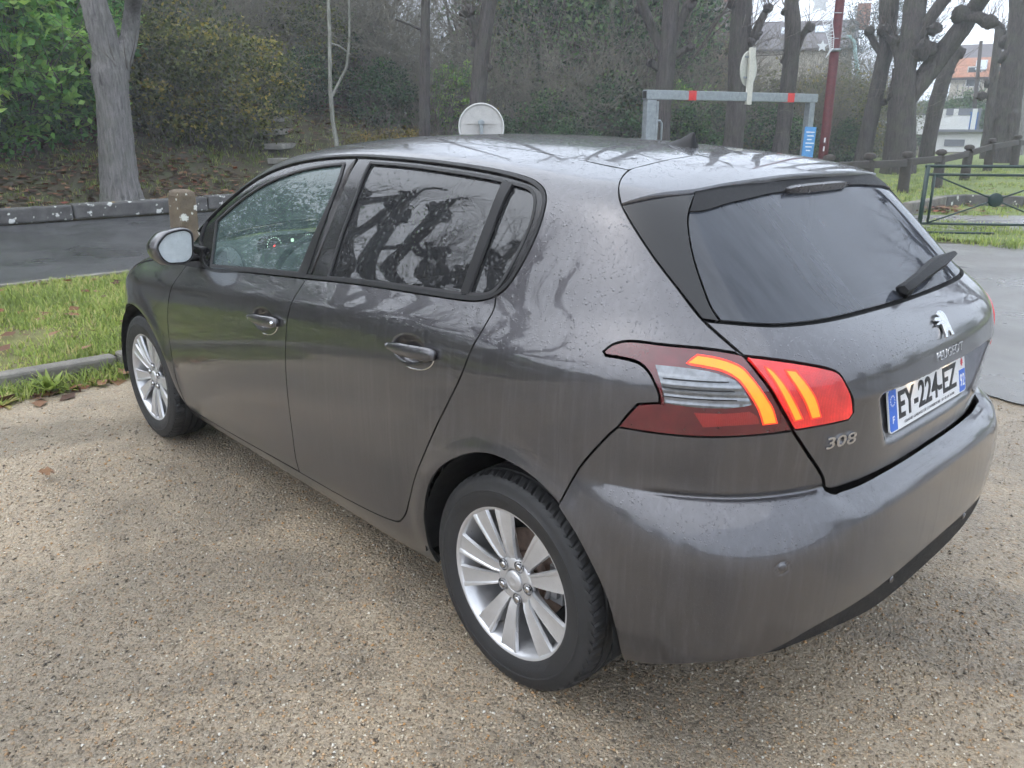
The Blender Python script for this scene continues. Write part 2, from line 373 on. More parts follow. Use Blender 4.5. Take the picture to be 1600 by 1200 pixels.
def panel(name, poly, mat, parent, bmp=0, step=.016, off=0.0, flange=.012, holes=(), gap=.0029, right=False, disp=None, dom='dome', raw=False, fine=(), corner=38):
    key = (name, repr(np.round(np.array(poly, float), 4).tolist()), off)
    if right and key in PCACHE:
        vts, nms, fcs, nskin = PCACHE[key]
        return edge_dark(mobj(name, vts*[1, -1, 1], [tuple(reversed(f)) for f in fcs], mat, parent, True, nms*[1, -1, 1]), nskin)
    B = np.array(poly, float) if raw else curve2(poly, min(step, .014), corner=corner)
    if area2(B) < 0: B = B[::-1]
    if gap: B = inset2(B, gap)
    loops = [B]+[np.array(h, float) for h in holes]
    lo, hi = B.min(0), B.max(0)
    gx, gy = np.meshgrid(np.arange(lo[0]+step/2, hi[0], step), np.arange(lo[1]+step/2, hi[1], step))
    G = np.stack([gx.ravel(), gy.ravel()], 1)
    for (c0, c1, hu, hw, st) in fine:
        fx, fy = np.meshgrid(np.arange(c0-hu, c0+hu, st), np.arange(c1-hw, c1+hw, st)); fG = np.stack([fx.ravel(), fy.ravel()], 1)
        G = np.concatenate([G[(abs(G[:, 0]-c0) > hu) | (abs(G[:, 1]-c1) > hw)], fG])
    k = inside2(G, B)
    for h in loops[1:]: k &= ~inside2(G, h)
    G = G[k]
    bd = np.concatenate(loops); dmin = np.full(len(G), 9.0)
    for i in range(0, len(bd), 200):
        d = np.sqrt(((G[:, None]-bd[None, i:i+200])**2).sum(2)).min(1) if len(G) else dmin; dmin = np.minimum(dmin, d)
    G = G[dmin > min(step, .012)*.5]
    V = np.concatenate([bd, G]); E = []; o = 0
    for L in loops: E += [(o+i, o+(i+1) % len(L)) for i in range(len(L))]; o += len(L)
    v2, _, f2, vo, _, _ = delaunay_2d_cdt([Vector(p) for p in V], E, [], 0, 1e-6)
    v2 = np.array([tuple(p) for p in v2]); f2 = np.array(f2)
    c = v2[f2].mean(1); k = inside2(c, B)
    for h in loops[1:]: k &= ~inside2(c, h)
    f2 = f2[k]
    pt = dome_pt if dom == 'dome' else top_pt
    def S(uv):
        p = pt(uv[:, 0], uv[:, 1], bmp); n = hull_n(p, bmp)
        d = np.full(len(p), off) if disp is None else off+disp(p, uv)
        return p+n*d[:, None], n
    P, n0 = S(v2)
    if disp is None: nn = n0.copy()
    else:
        e = 1.5e-3; nn = np.cross(S(v2+[e, 0])[0]-S(v2-[e, 0])[0], S(v2+[0, e])[0]-S(v2-[0, e])[0])
    nn *= np.sign((nn*n0).sum(1))[:, None]; nn /= np.maximum(np.linalg.norm(nn, axis=1, keepdims=True), 1e-12)
    t = P[f2]; fn = np.cross(t[:, 1]-t[:, 0], t[:, 2]-t[:, 0]); fl = (fn*n0[f2[:, 0]]).sum(1) < 0
    f2[fl] = f2[fl][:, ::-1]
    verts = list(P); norms = list(nn); faces = [tuple(f) for f in f2]; nskin = len(faces)
    if flange:
        cnt = {}
        for f in f2:
            for i in range(3):
                e2 = (f[i], f[(i+1) % 3]); cnt[(min(e2), max(e2))] = None if (min(e2), max(e2)) in cnt else e2
        be = [x for x in cnt.values() if x is not None]; top, low = {}, {}
        sn = {}
        for a_, b_ in be:
            d = P[b_]-P[a_]; s_ = np.cross(d, n0[a_]); s_ /= max(np.linalg.norm(s_), 1e-9)
            for q in (a_, b_): sn[q] = sn.get(q, 0)+s_
        for q, s_ in sn.items():
            s_ = s_/max(np.linalg.norm(s_), 1e-9)
            top[q] = len(verts); verts.append(P[q]); norms.append(s_*.8+nn[q]*.6)
            low[q] = len(verts); verts.append(P[q]-n0[q]*flange+s_*-.001); norms.append(s_)
        nskin = len(faces)
        for a_, b_ in be: faces.append((a_, low[a_], low[b_], b_) if False else (top[b_], top[a_], low[a_], low[b_]))
    verts = np.array(verts); norms = np.array(norms); norms /= np.maximum(np.linalg.norm(norms, axis=1, keepdims=True), 1e-9)
    PCACHE[key] = (verts, norms, faces, nskin)
    if right:
        verts = verts*[1, -1, 1]; norms = norms*[1, -1, 1]; faces = [tuple(reversed(f)) for f in faces]
    return edge_dark(mobj(name, verts, faces, mat, parent, True, norms), nskin)
def d2(x, y, z):
    """3-D point on the left half -> panel coordinates"""
    return tuple(float(c) for c in to_dome(np.array([x, y, z], float)))
def d_top(x, y): p = top_pt(x, y); return d2(*p)

paint = make_paint()
black_gloss = plain('black_gloss', (.008, .008, .009), .16, var=.1, coat=.25, spec=.35)
black_trim = plain('black_trim', (.011, .011, .012), .45, var=.2, nscale=80, spec=.3)
black_plastic = plain('black_plastic', (.014, .014, .015), .6, var=.2, nscale=120, bmp=.15, spec=.25)
rubber = plain('tyre_rubber', (.020, .020, .021), .62, var=.25, nscale=45, bmp=.12)
dark_inside = plain('dark_inside', (.010, .010, .010), .9)
alloy = plain('alloy_silver', (.58, .58, .59), .32, .6, var=.06, nscale=25)
alloy_dark = plain('alloy_barrel', (.38, .38, .385), .38, .8, var=.12, nscale=25)
steel_disc = plain('brake_disc', (.22, .16, .13), .5, .7, var=.3, nscale=40)
chrome = plain('chrome', (.74, .75, .76), .12, 1.0, var=.03)
badge_metal = plain('badge_metal', (.55, .55, .56), .22, 1.0, var=.05)
interior_mat = plain('interior_trim', (.030, .032, .034), .6, var=.2, nscale=60, bmp=.1)
seat_fabric = plain('seat_fabric', (.035, .037, .040), .9, var=.25, nscale=150, bmp=.3)
dash_mat = plain('dash_plastic', (.055, .060, .062), .5, var=.15, nscale=90, bmp=.12)
reflection_pale = plain('pale_reflection', (.42, .44, .45), .5, var=.06)
glass_front = make_glass('door_glass_clear', (.62, .78, .74), 1.75, dens=80, film=.085, fcol=(.42, .60, .60))
glass_dark = make_glass('door_glass_privacy', (.050, .054, .058), 1.9, dens=75, film=.035, rough=.02)
glass_rear = make_glass('tailgate_glass', (.035, .040, .048), 1.58, drop=False, film=.075, rough=.04, fcol=(.50, .55, .66))
glass_wind = make_glass('windscreen_glass', (.70, .80, .76), 1.5)
red_dark = plain('lamp_red_dark', (.085, .006, .010), .10, var=.25, nscale=18, coat=1)
red_lens = lamp_lens('lamp_red', (.24, .012, .014), (1, .03, .02), .04, 330)
red_lit = lamp_lens('lamp_red_lit', (.30, .010, .012), (1, .026, .02), .50, 330)
amber_lit = emis('lamp_amber_lit', (1, .165, .010), 1.0, (.5, .12, .02)); halo_lit = emis('lamp_halo_lit', (1, .045, .012), .62, (.4, .03, .02))
lens_clear = plain('lamp_clear', (.17, .18, .195), .14, .5, var=.25, nscale=60, coat=1)

car = empty('parked_car')
tag(car, 'dark grey five-door hatchback car with lit rear lamps, wet with rain, on gravel', 'car')

# outlines in panel coordinates
DLO = [(1.916, .940), (1.496, .975), (1.071, 1.009), (.717, 1.035), (.427, 1.050), (.217, 1.061), (.160, 1.068), (.114, 1.081), (.084, 1.099), (.060, 1.124), (.040, 1.164), (.020, 1.225), (.011, 1.292), (.021, 1.349), (.053, 1.386), (.109, 1.412), (.187, 1.431), (.285, 1.446), (.41, 1.458), (.618, 1.472), (.86, 1.484), (1.068, 1.490), (1.303, 1.479), (1.539, 1.442), (1.751, 1.368), (1.958, 1.240), (2.089, 1.130), (2.060, 1.03)]
GF = [(1.964, 1.137), (1.857, 1.216), (1.708, 1.304), (1.554, 1.366), (1.366, 1.415), (1.110, 1.447), (1.088, 1.383), (1.095, 1.249), (1.113, 1.145), (1.134, 1.020), (1.373, 1.001), (1.633, .979), (1.874, .958)]
GR = [(.940, 1.452), (.741, 1.445), (.513, 1.431), (.342, 1.419), (.246, 1.409), (.240, 1.345), (.242, 1.244), (.245, 1.076), (.437, 1.066), (.648, 1.053), (.931, 1.031), (.936, 1.178), (.932, 1.312)]
GQ = [(.215, 1.404), (.162, 1.397), (.109, 1.381), (.078, 1.352), (.062, 1.307), (.066, 1.243), (.081, 1.181), (.101, 1.128), (.122, 1.101), (.154, 1.087), (.217, 1.079), (.212, 1.244)]
GAPB = [(1.058, 1.0095), (1.090, .917), (1.107, .866), (1.121, .784), (1.132, .699), (1.136, .572), (1.140, .452), (1.160, .330), (1.172, .262)]
GAPC = [(.101, 1.087), (.091, 1.057), (.097, 1.025), (.107, .991), (.131, .936), (.160, .871), (.211, .787), (.261, .709), (.316, .615), (.370, .518), (.414, .428), (.462, .349), (.526, .303)]
SILL = [(.526, .303), (.799, .270), (1.172, .258), (1.687, .246), (2.215, .240)]
GAPA = [(2.110, .928), (2.135, .885), (2.190, .782), (2.221, .664), (2.226, .520), (2.222, .400), (2.215, .30), (2.215, .240)]
def arch_pts(cx, R, a0, a1, n, lift=.31): return [(cx+R*math.cos(math.radians(a0+(a1-a0)*i/n)), lift+R*math.sin(math.radians(a0+(a1-a0)*i/n))) for i in range(n+1)]
ARCH = [(.352, .207), (.354, .262), (.346, .335), (.335, .411), (.291, .523), (.234, .593), (.142, .658), (.063, .691), (-.012, .700), (-.085, .690), (-.142, .669), (-.193, .634), (-.241, .582), (-.286, .511), (-.319, .439), (-.341, .349), (-.355, .262), (-.366, .225)]
LTOP = [(-.565, 1.030), (-.552, 1.034), (-.492, 1.040), (-.407, 1.042), (-.332, 1.042), (-.296, 1.032), (-.278, 1.018)]
LFRONT = [(-.278, 1.018), (-.284, 1.012), (-.319, 1.012), (-.359, 1.008), (-.379, .996), (-.394, .973), (-.404, .949), (-.406, .931), (-.363, .922), (-.339, .887), (-.324, .861)]
LBOT = [(-.324, .861), (-.417, .861), (-.483, .862), (-.547, .866), (-.614, .871), (-.668, .876)]
LIN = [(-.565, 1.030), (-.603, .986), (-.635, .932), (-.668, .876)]
LIN2 = [(-.569, 1.030), (-.610, 1.026), (-.681, 1.016), (-.751, 1.001), (-.771, .990), (-.788, .965), (-.805, .935), (-.817, .895), (-.807, .880), (-.725, .878), (-.672, .876)]
TGU = [(-.223, 1.520), (-.218, 1.449), (-.236, 1.384), (-.258, 1.341), (-.366, 1.215), (-.432, 1.146), (-.486, 1.089), (-.565, 1.030)]
BGAP = [(-.193, .634), (-.238, .737), (-.303, .836), (-.324, .861)]
TGL = [(-.668, .876), (-.715, .812), (-.766, .743), (-.778, .712), (-.80, .702)]
SEAM = [d_top(*p) for p in ((-.062, .50), (.10, .482), (.258, .462), (.522, .440), (.903, .42), (1.3, .43), (1.62, .50))]
APIL = [d_top(*p) for p in ((1.62, .50), (1.75, .565), (1.95, .625), (2.15, .675), (2.33, .712))]

# ---- body side: quarter panel, roof rail, A-pillar and sill in one pressing
def side_disp(p, uv):
    x, z = p[:, 0], p[:, 2]
    return -.0015*np.exp(-((z-.715)/.012)**2)*0
dl = DLO[7:27]
quarter = [GAPC[0]]+dl+[(2.13, 1.075), d2(2.30, .735, 1.04)]+APIL[::-1][1:]+SEAM[::-1][1:]+TGU[1:]+LTOP[1:]+LFRONT[1:]+BGAP[::-1][1:]+ARCH[:12][::-1][1:]+[(.80, .174), (1.3, .176), (1.8, .186), (2.235, .200)]+SILL[::-1]+GAPC[::-1][1:-1]
for R in (False, True):
    side = 'right' if R else 'left'
    panel('body_side', quarter, paint, car, right=R)
    # front wing
    far = arch_pts(2.62, .365, 172, 8, 22)
    wing = [(2.215, .235)]+[p for p in far if p[1] > .2]+[(3.02, .30), (3.10, .45), (3.14, .60), (3.05, .72), (2.93, .80), (2.72, .875), (2.5, .91), (2.30, .935)]+GAPA[:-1]
    panel('front_wing', wing, paint, car, right=R)
    # doors: outer skin, frame, glass, handle
    for front in (True, False):
        if front:
            sk = [GAPB[0]]+GAPB[1:]+[(1.687, .246), (2.215, .240)]+GAPA[::-1][1:]+[(1.916, .940), (1.496, .975)]
            hc = (1.285, .838)
        else:
            sk = GAPC+[(.799, .270), (1.172, .258)]+GAPB[::-1][1:]+[(.717, 1.035), (.427, 1.050), (.217, 1.061), (.160, 1.068)]
            hc = (.380, .905)
        def cup(p, uv, hc=hc):
            dx, dz = uv[:, 0]-hc[0]-.012, uv[:, 1]-hc[1]; sl = dz-dx*-.06
            r = np.sqrt((dx/.092)**2+(sl/.046)**2)
            return -.022*(1-sstep(r, .35, 1.0))
        door = panel('front_door' if front else 'rear_door', sk, paint, car, right=R, disp=cup, fine=[(hc[0], hc[1], .125, .07, .006)])
        # handle: bowed bar with two feet
        sgn = -1 if R else 1
        def hp(du, dw, d):
            q = dome_pt(np.array([hc[0]+du]), np.array([hc[1]+dw]))
            n = hull_n(q, 0); q = q+n*d; return (float(q[0, 0]), sgn*float(q[0, 1]), float(q[0, 2]))
        hb = MB(); ns = 15; V = []; m_ = 10
        for i in range(ns):
            s_ = i/(ns-1); du = .105-.225*s_; tw = math.sin(math.pi*min(1, max(0, s_)))**.5
            hh = (.0165+.004*s_)*(.45+.55*min(1, s_*3.2))*(1 if s_ < .9 else 1-.35*((s_-.9)/.1)); dd = .004+.017*math.sin(math.pi*(.08+.80*s_))
            sl = .0+(.014*(s_-.5))
            for k in range(m_):
                a = 2*math.pi*k/m_; ca, sa = math.cos(a), math.sin(a)
                sq = lambda v: math.copysign(abs(v)**.7, v)
                V.append(hp(du, sl+hh*sq(sa), dd+.009*sq(ca)))
        F = [(i*m_+k, i*m_+(k+1) % m_, (i+1)*m_+(k+1) % m_, (i+1)*m_+k) for i in range(ns-1) for k in range(m_)]+[tuple(range(m_)), tuple(range((ns-1)*m_, ns*m_))]
        if R: F = [tuple(reversed(f)) for f in F]
        mobj('door_handle', V, F, paint, door)
        rim = MB().tube([hp(-.005+.105*math.cos(a), -.002+.050*math.sin(a), .0015) for a in np.linspace(math.radians(165), math.radians(282), 14)], .0026, 6)
        rim.build('handle_rim', chrome, door, True)
        if front:
            c = Vector(hp(-.105, .004, .025)); lk = MB().lathe([(.0, .004), (.006, .004), (.0075, .0), (.0075, -.008)], 14)
            lk.build('lock_cylinder', chrome, door, True, loc=c)
        # window frame of this door and its panes
        dd_ = inset2(curve2(DLO, .012), .011); split = 1.046
        fr = dd_[dd_[:, 0] > split+.002] if front else dd_[dd_[:, 0] < split-.002]
        i0 = int(np.argmax(np.linalg.norm(np.roll(fr, -1, 0)-fr, axis=1))); fr = np.roll(fr, -i0-1, 0)
        hl = [curve2(GF, .012)] if front else [curve2(GR, .012), curve2(GQ, .012)]
        panel('window_frame', fr, black_gloss, door, off=-.004, holes=hl, raw=True, gap=0, right=R, step=.03, flange=.014)
        for g, nm, mt in ([(GF, 'window', glass_front)] if front else [(GR, 'window', glass_dark), (GQ, 'quarter_window', glass_dark)]):
            panel(nm, inset2(curve2(g, .014), -.008), mt, door, off=-.011, raw=True, gap=0, flange=0, right=R, step=.03)
            gg = curve2(g, .012); panel('window_seal', inset2(gg, -.006), rubber, door, off=-.0022, raw=True, gap=0, right=R, step=.05, flange=.006, holes=[inset2(gg, .004)])
        if not front:
            panel('division_bar', [(.206, 1.403), (.244, 1.411), (.240, 1.345), (.243, 1.244), (.245, 1.076), (.214, 1.078), (.209, 1.244)], black_trim, door, off=.0, gap=0, right=R, step=.03, flange=.01)
        else:
            panel('pillar_cover', [(1.096, 1.446), (1.072, 1.385), (1.070, 1.25), (1.075, 1.02), (1.128, 1.014), (1.108, 1.145), (1.090, 1.249), (1.082, 1.383)], black_trim, door, off=-.001, gap=0, right=R, step=.03, flange=.004)
    ring = curve2(DLO, .012); panel('window_surround', ring, black_trim, car, off=.003, raw=True, gap=.001, holes=[inset2(ring, .0125)], right=R, step=.04, flange=.01)
    # lamps
    lamp = panel('rear_lamp', LTOP+LFRONT[1:]+LBOT[1:]+LIN[::-1][1:-1], red_dark, car, right=R, off=.002, step=.012)
    CLEAR = [(-.393, 1.008), (-.442, 1.008), (-.491, 1.005), (-.527, .998), (-.549, .987), (-.566, .964), (-.579, .940), (-.542, .933), (-.494, .930), (-.446, .931), (-.416, .935), (-.410, .964), (-.400, .992)]
    def ribs(p, uv): return .0008*np.sign(np.sin(uv[:, 1]*2*math.pi/.0135))
    panel('clear_lens', CLEAR, lens_clear, lamp, right=R, off=.0038, step=.005, gap=0, flange=.003, disp=ribs)
    for w_ in (.950, .969, .987):
        panel('lens_rib', [(-.41, w_), (-.47, w_), (-.55+max(0, w_-.96)*.6, w_+.001), (-.55+max(0, w_-.96)*.6, w_-.002), (-.47, w_-.003), (-.41, w_-.003)], black_trim, lamp, right=R, off=.0046, step=.02, gap=0, flange=.002)
    panel('light_bar', [(-.458, 1.016), (-.475, 1.027), (-.508, 1.024), (-.541, 1.017), (-.563, 1.007), (-.582, .986), (-.602, .957), (-.618, .930), (-.629, .899), (-.606, .897), (-.594, .930), (-.572, .968), (-.552, .994), (-.527, 1.007), (-.491, 1.013)], amber_lit, lamp, right=R, off=.0042, step=.01, gap=0, flange=.003)
    panel('bar_glow', inset2(curve2([(-.458, 1.016), (-.475, 1.027), (-.508, 1.024), (-.541, 1.017), (-.563, 1.007), (-.582, .986), (-.602, .957), (-.618, .930), (-.629, .899), (-.606, .897), (-.594, .930), (-.572, .968), (-.552, .994), (-.527, 1.007), (-.491, 1.013)], .008), -.0035), halo_lit, lamp, right=R, off=.0034, step=.012, gap=0, flange=.003, raw=True)
    panel('reflector', [(-.472, .918), (-.53, .920), (-.575, .925), (-.590, .915), (-.597, .897), (-.545, .893), (-.491, .886)], red_lens, lamp, right=R, off=.0038, step=.015, gap=0, flange=.003)
    lamp2 = panel('tailgate_lamp', LIN2+[(p[0]-.004, p[1]) for p in LIN[::-1][1:-1]], red_lit, car, right=R, off=.002, step=.012)
    for bar in ([(-.607, 1.011), (-.620, 1.004), (-.639, .980), (-.662, .942), (-.683, .903), (-.670, .901), (-.652, .935), (-.636, .966), (-.619, .995)], [(-.648, 1.005), (-.666, 1.003), (-.687, .977), (-.708, .945), (-.725, .903), (-.707, .902), (-.689, .940), (-.668, .975)]):
        panel('bar_glow', inset2(curve2(bar, .008), -.0035), halo_lit, lamp2, right=R, off=.0034, step=.012, gap=0, flange=.003, raw=True)
        panel('light_bar', bar, amber_lit, lamp2, right=R, off=.0042, step=.01, gap=0, flange=.003)
    # front lamp
    panel('head_lamp', [(2.96, .80), (3.06, .73), (3.15, .62), (3.30, .63), (3.30, .70), (3.16, .76)], lens_clear, car, right=R, step=.03)
    panel('spoiler_blade', [(-.259, 1.337), (-.366, 1.215), (-.432, 1.146), (-.486, 1.089), (-.524, 1.085), (-.505, 1.112), (-.484, 1.162), (-.465, 1.218), (-.453, 1.28), (-.453, 1.324), (-.476, 1.392)], black_gloss, car, right=R, off=.002, step=.02, gap=.002)

# ---- tailgate
half = [(UC, 1.084), (-.994, 1.082), (-.67, 1.076), (-.53, 1.084), (-.488, 1.087)]+[(-.565, 1.030)]+LIN2[1:]+TGL+[(-1.0, .702), (UC, .702)]
tgpoly = half+mirror_u(half)[1:-1]
PLW = .30
def tg_disp(p, uv):
    y, z = np.abs(p[:, 1]), p[:, 2]
    zl = sstep(z, .765, .785)*(1-sstep(z, .912, .924)); yl = 1-sstep(y, PLW+.03+(.90-z)*-.55-.012, PLW+.03+(.90-z)*-.55+.012+.03)
    dep = .010+.046*np.clip((z-.76)/.15, 0, 1)**1.2
    return -dep*zl*yl+.004*np.exp(-((z-.925)/.02)**2)
tailgate = panel('tailgate', tgpoly, paint, car, disp=tg_disp, step=.013, fine=[(UC, .845, .42, .10, .008)], corner=30)
glh = [(UC, 1.088), (-.994, 1.087), (-.67, 1.079), (-.526, 1.087), (-.507, 1.112), (-.486, 1.162), (-.467, 1.218), (-.455, 1.28), (-.455, 1.324), (-.477, 1.400), (-.60, 1.44), (-.90, 1.53), (UC, 1.553)]
panel('rear_window', glh+mirror_u(glh)[1:-1], glass_rear, tailgate, off=-.002, step=.02, gap=.003, flange=.004)
fr_out = curve2(glh+mirror_u(glh)[1:-1], .014)
panel('window_border', fr_out, black_gloss, tailgate, off=-.0035, raw=True, gap=.002, step=.03, flange=0, holes=[inset2(fr_out, .020)])
sb_ = [(UC, 1.12), (-.99, 1.115), (-.67, 1.108), (-.53, 1.115), (-.47, 1.10), (-.50, 1.06), (-.67, 1.045), (-.99, 1.05), (UC, 1.055)]
panel('window_seal', sb_+mirror_u(sb_)[1:-1], dark_inside, tailgate, off=-.014, gap=0, flange=0, step=.04)  # dark backing added so the gap below the glass is not see-through
# spoiler: painted cap that runs out past the glass
sp_t = [d_top(-.070, y) for y in (0, .1, .2, .3, .381, .44)]
sp_t = [(UC, sp_t[0][1])]+sp_t[1:]
sph = sp_t+[(-.223, 1.517), (-.218, 1.449), (-.236, 1.384), (-.259, 1.339), (-.36, 1.372), (-.476, 1.401), (-.60, 1.447), (-.80, 1.502), (-1.0, 1.54), (UC, 1.556)]
spoiler = panel('roof_spoiler', sph+mirror_u(sph)[1:-1], paint, tailgate, bmp=2, step=.015, flange=.022, corner=50)
# ---------------------------------------------------------------- rest of the car
BUMP_LOW = [(-.628, .346), (-.58, .335), (-.524, .316), (-.46, .287), (-.41, .262), (-.372, .252)]
VAL_TOP = [(UC, .424), (-1.069, .424), (-.928, .421), (-.80, .415), (-.737, .402), (-.68, .375), (-.628, .346)]
def bump_disp(p, uv):
    u, z = uv[:, 0], uv[:, 1]; au = np.abs(u-UC)
    o = -.007*np.exp(-((z-.7185)/.0045)**2)*sstep(au, .46, .52)*(1-sstep(au, .80, .92))
    r = np.hypot((au-(UC-(-.647))*-1)/1.0, z-.584)
    return o-.0012*np.exp(-((r-.0135)/.002)**2)
bh = [(UC, .6985), (-1.0, .6985), (-.80, .6985), (-.776, .709), (-.763, .743), (-.712, .812), (-.668, .874)]+LBOT[::-1][1:]+BGAP[::-1][1:]+ARCH[12:]+BUMP_LOW[::-1]+VAL_TOP[::-1][1:]
bumper = panel('rear_bumper', bh+mirror_u(bh)[1:-1], paint, car, bmp=1, disp=bump_disp, step=.016, corner=30,
               fine=[(-.60, .695, .30, .04, .0065), (2*UC+.60, .695, .30, .04, .0065), (-.647, .584, .02, .02, .004), (2*UC+.647, .584, .02, .02, .004)])
vh = VAL_TOP+[(-.67, .352), (-.709, .362), (-.78, .368), (-.833, .368), (-.95, .350), (-1.082, .338), (UC, .334)]
panel('bumper_valance', vh+mirror_u(vh)[1:-1], black_plastic, bumper, bmp=1, off=-.004, gap=.001, flange=.05, corner=30)
def mir(l): return l+[(x, -y) for x, y in reversed(l) if abs(y) > 1e-6]
for R in (False, True):  # dark backing strips added so no light shows through the panel gaps
    bk = [(u+.03, w_) for u, w_ in TGU]; bk2 = [(u-.035, w_-.004) for u, w_ in TGU]
    panel('tailgate_gap_backing', bk+[(-.60, 1.03), (-.66, .95), (-.70, .87)]+[(-.74, .86), (-.64, 1.0)]+bk2[::-1], dark_inside, car, off=-.016, gap=0, flange=0, right=R, step=.03)
    panel('roof_gap_backing', [(u, w_-.03) for u, w_ in SEAM]+[(u, w_+.03) for u, w_ in SEAM[::-1]], dark_inside, car, off=-.012, gap=0, flange=0, right=R, step=.04)
panel('spoiler_gap_backing', mir([(-.11, 0), (-.11, .50), (-.03, .50), (-.03, 0)]) if False else [(-.12, -.5), (-.12, .5), (-.03, .5), (-.03, -.5)], dark_inside, car, dom='top', off=-.012, gap=0, flange=0, step=.03)  # dark backing added behind the spoiler groove
under = [(UC, 1.556), (-1.0, 1.543), (-.80, 1.506), (-.60, 1.450), (-.478, 1.402), (-.456, 1.330), (-.50, 1.338), (-.62, 1.386), (-.90, 1.466), (UC, 1.490)]
panel('spoiler_underside', under+mirror_u(under)[1:-1], black_plastic, spoiler if False else tailgate, off=.004, gap=.001, step=.02, flange=.006)
def on_hull(u, w_, bmp=0, off=0.):
    q = dome_pt(np.array([u]), np.array([w_]), bmp); n = hull_n(q, bmp); q = q+n*off
    return Vector(q[0]), Vector(n[0])
def frame_at(u, w_, bmp=0, off=0., right_dir=None):
    p, n = on_hull(u, w_, bmp, off); ey = (Vector((0, 0, 1))-n*n.z).normalized(); ex = ey.cross(n)
    return Matrix(((ex.x, ey.x, n.x, p.x), (ex.y, ey.y, n.y, p.y), (ex.z, ey.z, n.z, p.z), (0, 0, 0, 1)))
for u in (-.647, -1.02, 2*UC+1.02, 2*UC+.647):
    M = frame_at(u, .584 if abs(u-UC) > .5 else .412, 1, -.0015); m = MB().lathe([(0, .0035), (.007, .0035), (.0095, .002), (.0105, 0)], 20, 'z'); m.v = [M @ Vector(v) for v in m.v]
    m.build('parking_sensor', paint, bumper, True)
# roof, windscreen, bonnet, nose
panel('roof', mir([(-.067, 0), (-.067, .3), (-.066, .44), (-.062, .50), (.10, .482), (.258, .462), (.522, .440), (.903, .42), (1.3, .43), (1.62, .50), (1.66, .25), (1.672, 0)]), paint, car, dom='top', step=.022, gap=.001)
panel('windscreen', mir([(1.678, 0), (1.666, .25), (1.628, .495), (1.75, .558), (1.95, .619), (2.15, .668), (2.33, .704), (2.42, .55), (2.455, .3), (2.465, 0)]), glass_wind, car, dom='top', step=.04, off=-.003, gap=.002)
wt = [tuple(dome_pt(np.array([u]), np.array([w_]))[0][:2]) for u, w_ in ((2.30, .940), (2.5, .914), (2.72, .879), (2.93, .803))]
panel('bonnet', mir([(2.475, 0), (2.462, .3), (2.43, .56), (2.345, .72)]+wt+[(3.22, .45), (3.27, .2), (3.28, 0)]), paint, car, dom='top', step=.03)
UFc = XF+RB*math.pi/2
fb = [(UFc, .69), (3.30, .69), (3.30, .63), (3.15, .615), (3.12, .50), (3.05, .31), (3.02, .235), (3.2, .22), (UFc, .22)]
panel('front_bumper', fb+[(2*UFc-u, w_) for u, w_ in reversed(fb)][1:-1], paint, car, step=.03)
# dark shell behind the panels, floor pan and wheel housings
ug = np.arange(UC, 3.55, .05); ug[0] = UC; wg = np.linspace(.22, .99, 20); gu, gw = np.meshgrid(ug, wg, indexing='ij')
P = dome_pt(gu.ravel(), gw.ravel()); P = P-hull_n(P, 0)*.05; V = list(P)+list(P*[1, -1, 1]); F = []
for i in range(len(ug)-1):
    for j in range(len(wg)-1):
        q = [i*20+j, (i+1)*20+j, (i+1)*20+j+1, i*20+j+1]; c = P[q].mean(0)
        if min(math.hypot(c[0]-0, c[2]-.31), math.hypot(c[0]-2.62, c[2]-.31)) < .42: continue
        F += [tuple(q), tuple(k+len(P) for k in reversed(q))]
mobj('inner_shell', V, F, dark_inside, car)
MB().box((1.45, 0, .25), (3.6, 1.10, .03)).build('floor_pan', dark_inside, car)
MB().box((1.05, 0, .195), (1.3, 1.58, .02)).build('floor_pan', dark_inside, car)
for cx in (0, 2.62):
    for s_ in (1, -1):
        V = []; F = []; n = 28
        for i in range(n+1):
            a = math.radians(-8+196*i/n); R_ = .372
            for y in (.50, .60, .78, .868): V.append((cx+R_*math.cos(a), s_*y, .312+R_*math.sin(a)))
        for i in range(n):
            for j in range(3): F.append((i*4+j, i*4+j+1, i*4+j+5, i*4+j+4))
        o = len(V); V.append((cx, s_*.5, .312)); F += [(o, i*4, i*4+4) for i in range(n)]
        mobj('wheel_housing', V, F, dark_inside, car)
# ---- wheels
WY, WZ = .772, .311
tw = MB(); ns = 264
prof = [(.208, .088), (.218, .0965), (.226, .0985), (.238, .103), (.252, .1055), (.262, .1050), (.264, .1062), (.267, .1062), (.269, .1045), (.284, .1015), (.293, .0985), (.300, .0950), (.3055, .0890), (.3085, .0800), (.3110, .0690), (.3120, .0560), (.3060, .0545), (.3060, .0475), (.3128, .0460), (.3135, .0200), (.3070, .0185), (.3070, .0120), (.3138, .0105)]
prof = prof+[(r, -h) for r, h in reversed(prof)]
V = []
for k in range(ns):
    a = 2*math.pi*k/ns; g = k % 4 == 0; sip = k % 4 == 2
    for i, (r, h) in enumerate(prof):
        ah = abs(h)
        if .0650 < ah < .0960 and r > .299: r = r-(.0050 if g else (.0010 if sip else 0))
        if .275 < r < .291: h = h*(1+.007*(k % 2))
        aa = a+(.04*(ah-.06)/.03 if r > .295 and ah < .09 else .0)
        V.append((r*math.cos(aa), h, r*math.sin(aa)))
m_ = len(prof); F = [(k*m_+i, ((k+1) % ns)*m_+i, ((k+1) % ns)*m_+i+1, k*m_+i+1) for k in range(ns) for i in range(m_-1)]
def rot_y(a):
    return Matrix.Rotation(-a, 4, 'Y')
wheel0 = MB().lathe([(.1985, -.085), (.198, -.02), (.194, .03), (.201, .070), (.2085, .084), (.2120, .0915), (.2165, .0955), (.2245, .0970), (.2285, .0950), (.2285, .090), (.2245, .0885), (.210, .086)], 72).build('wheel', alloy, car, True)
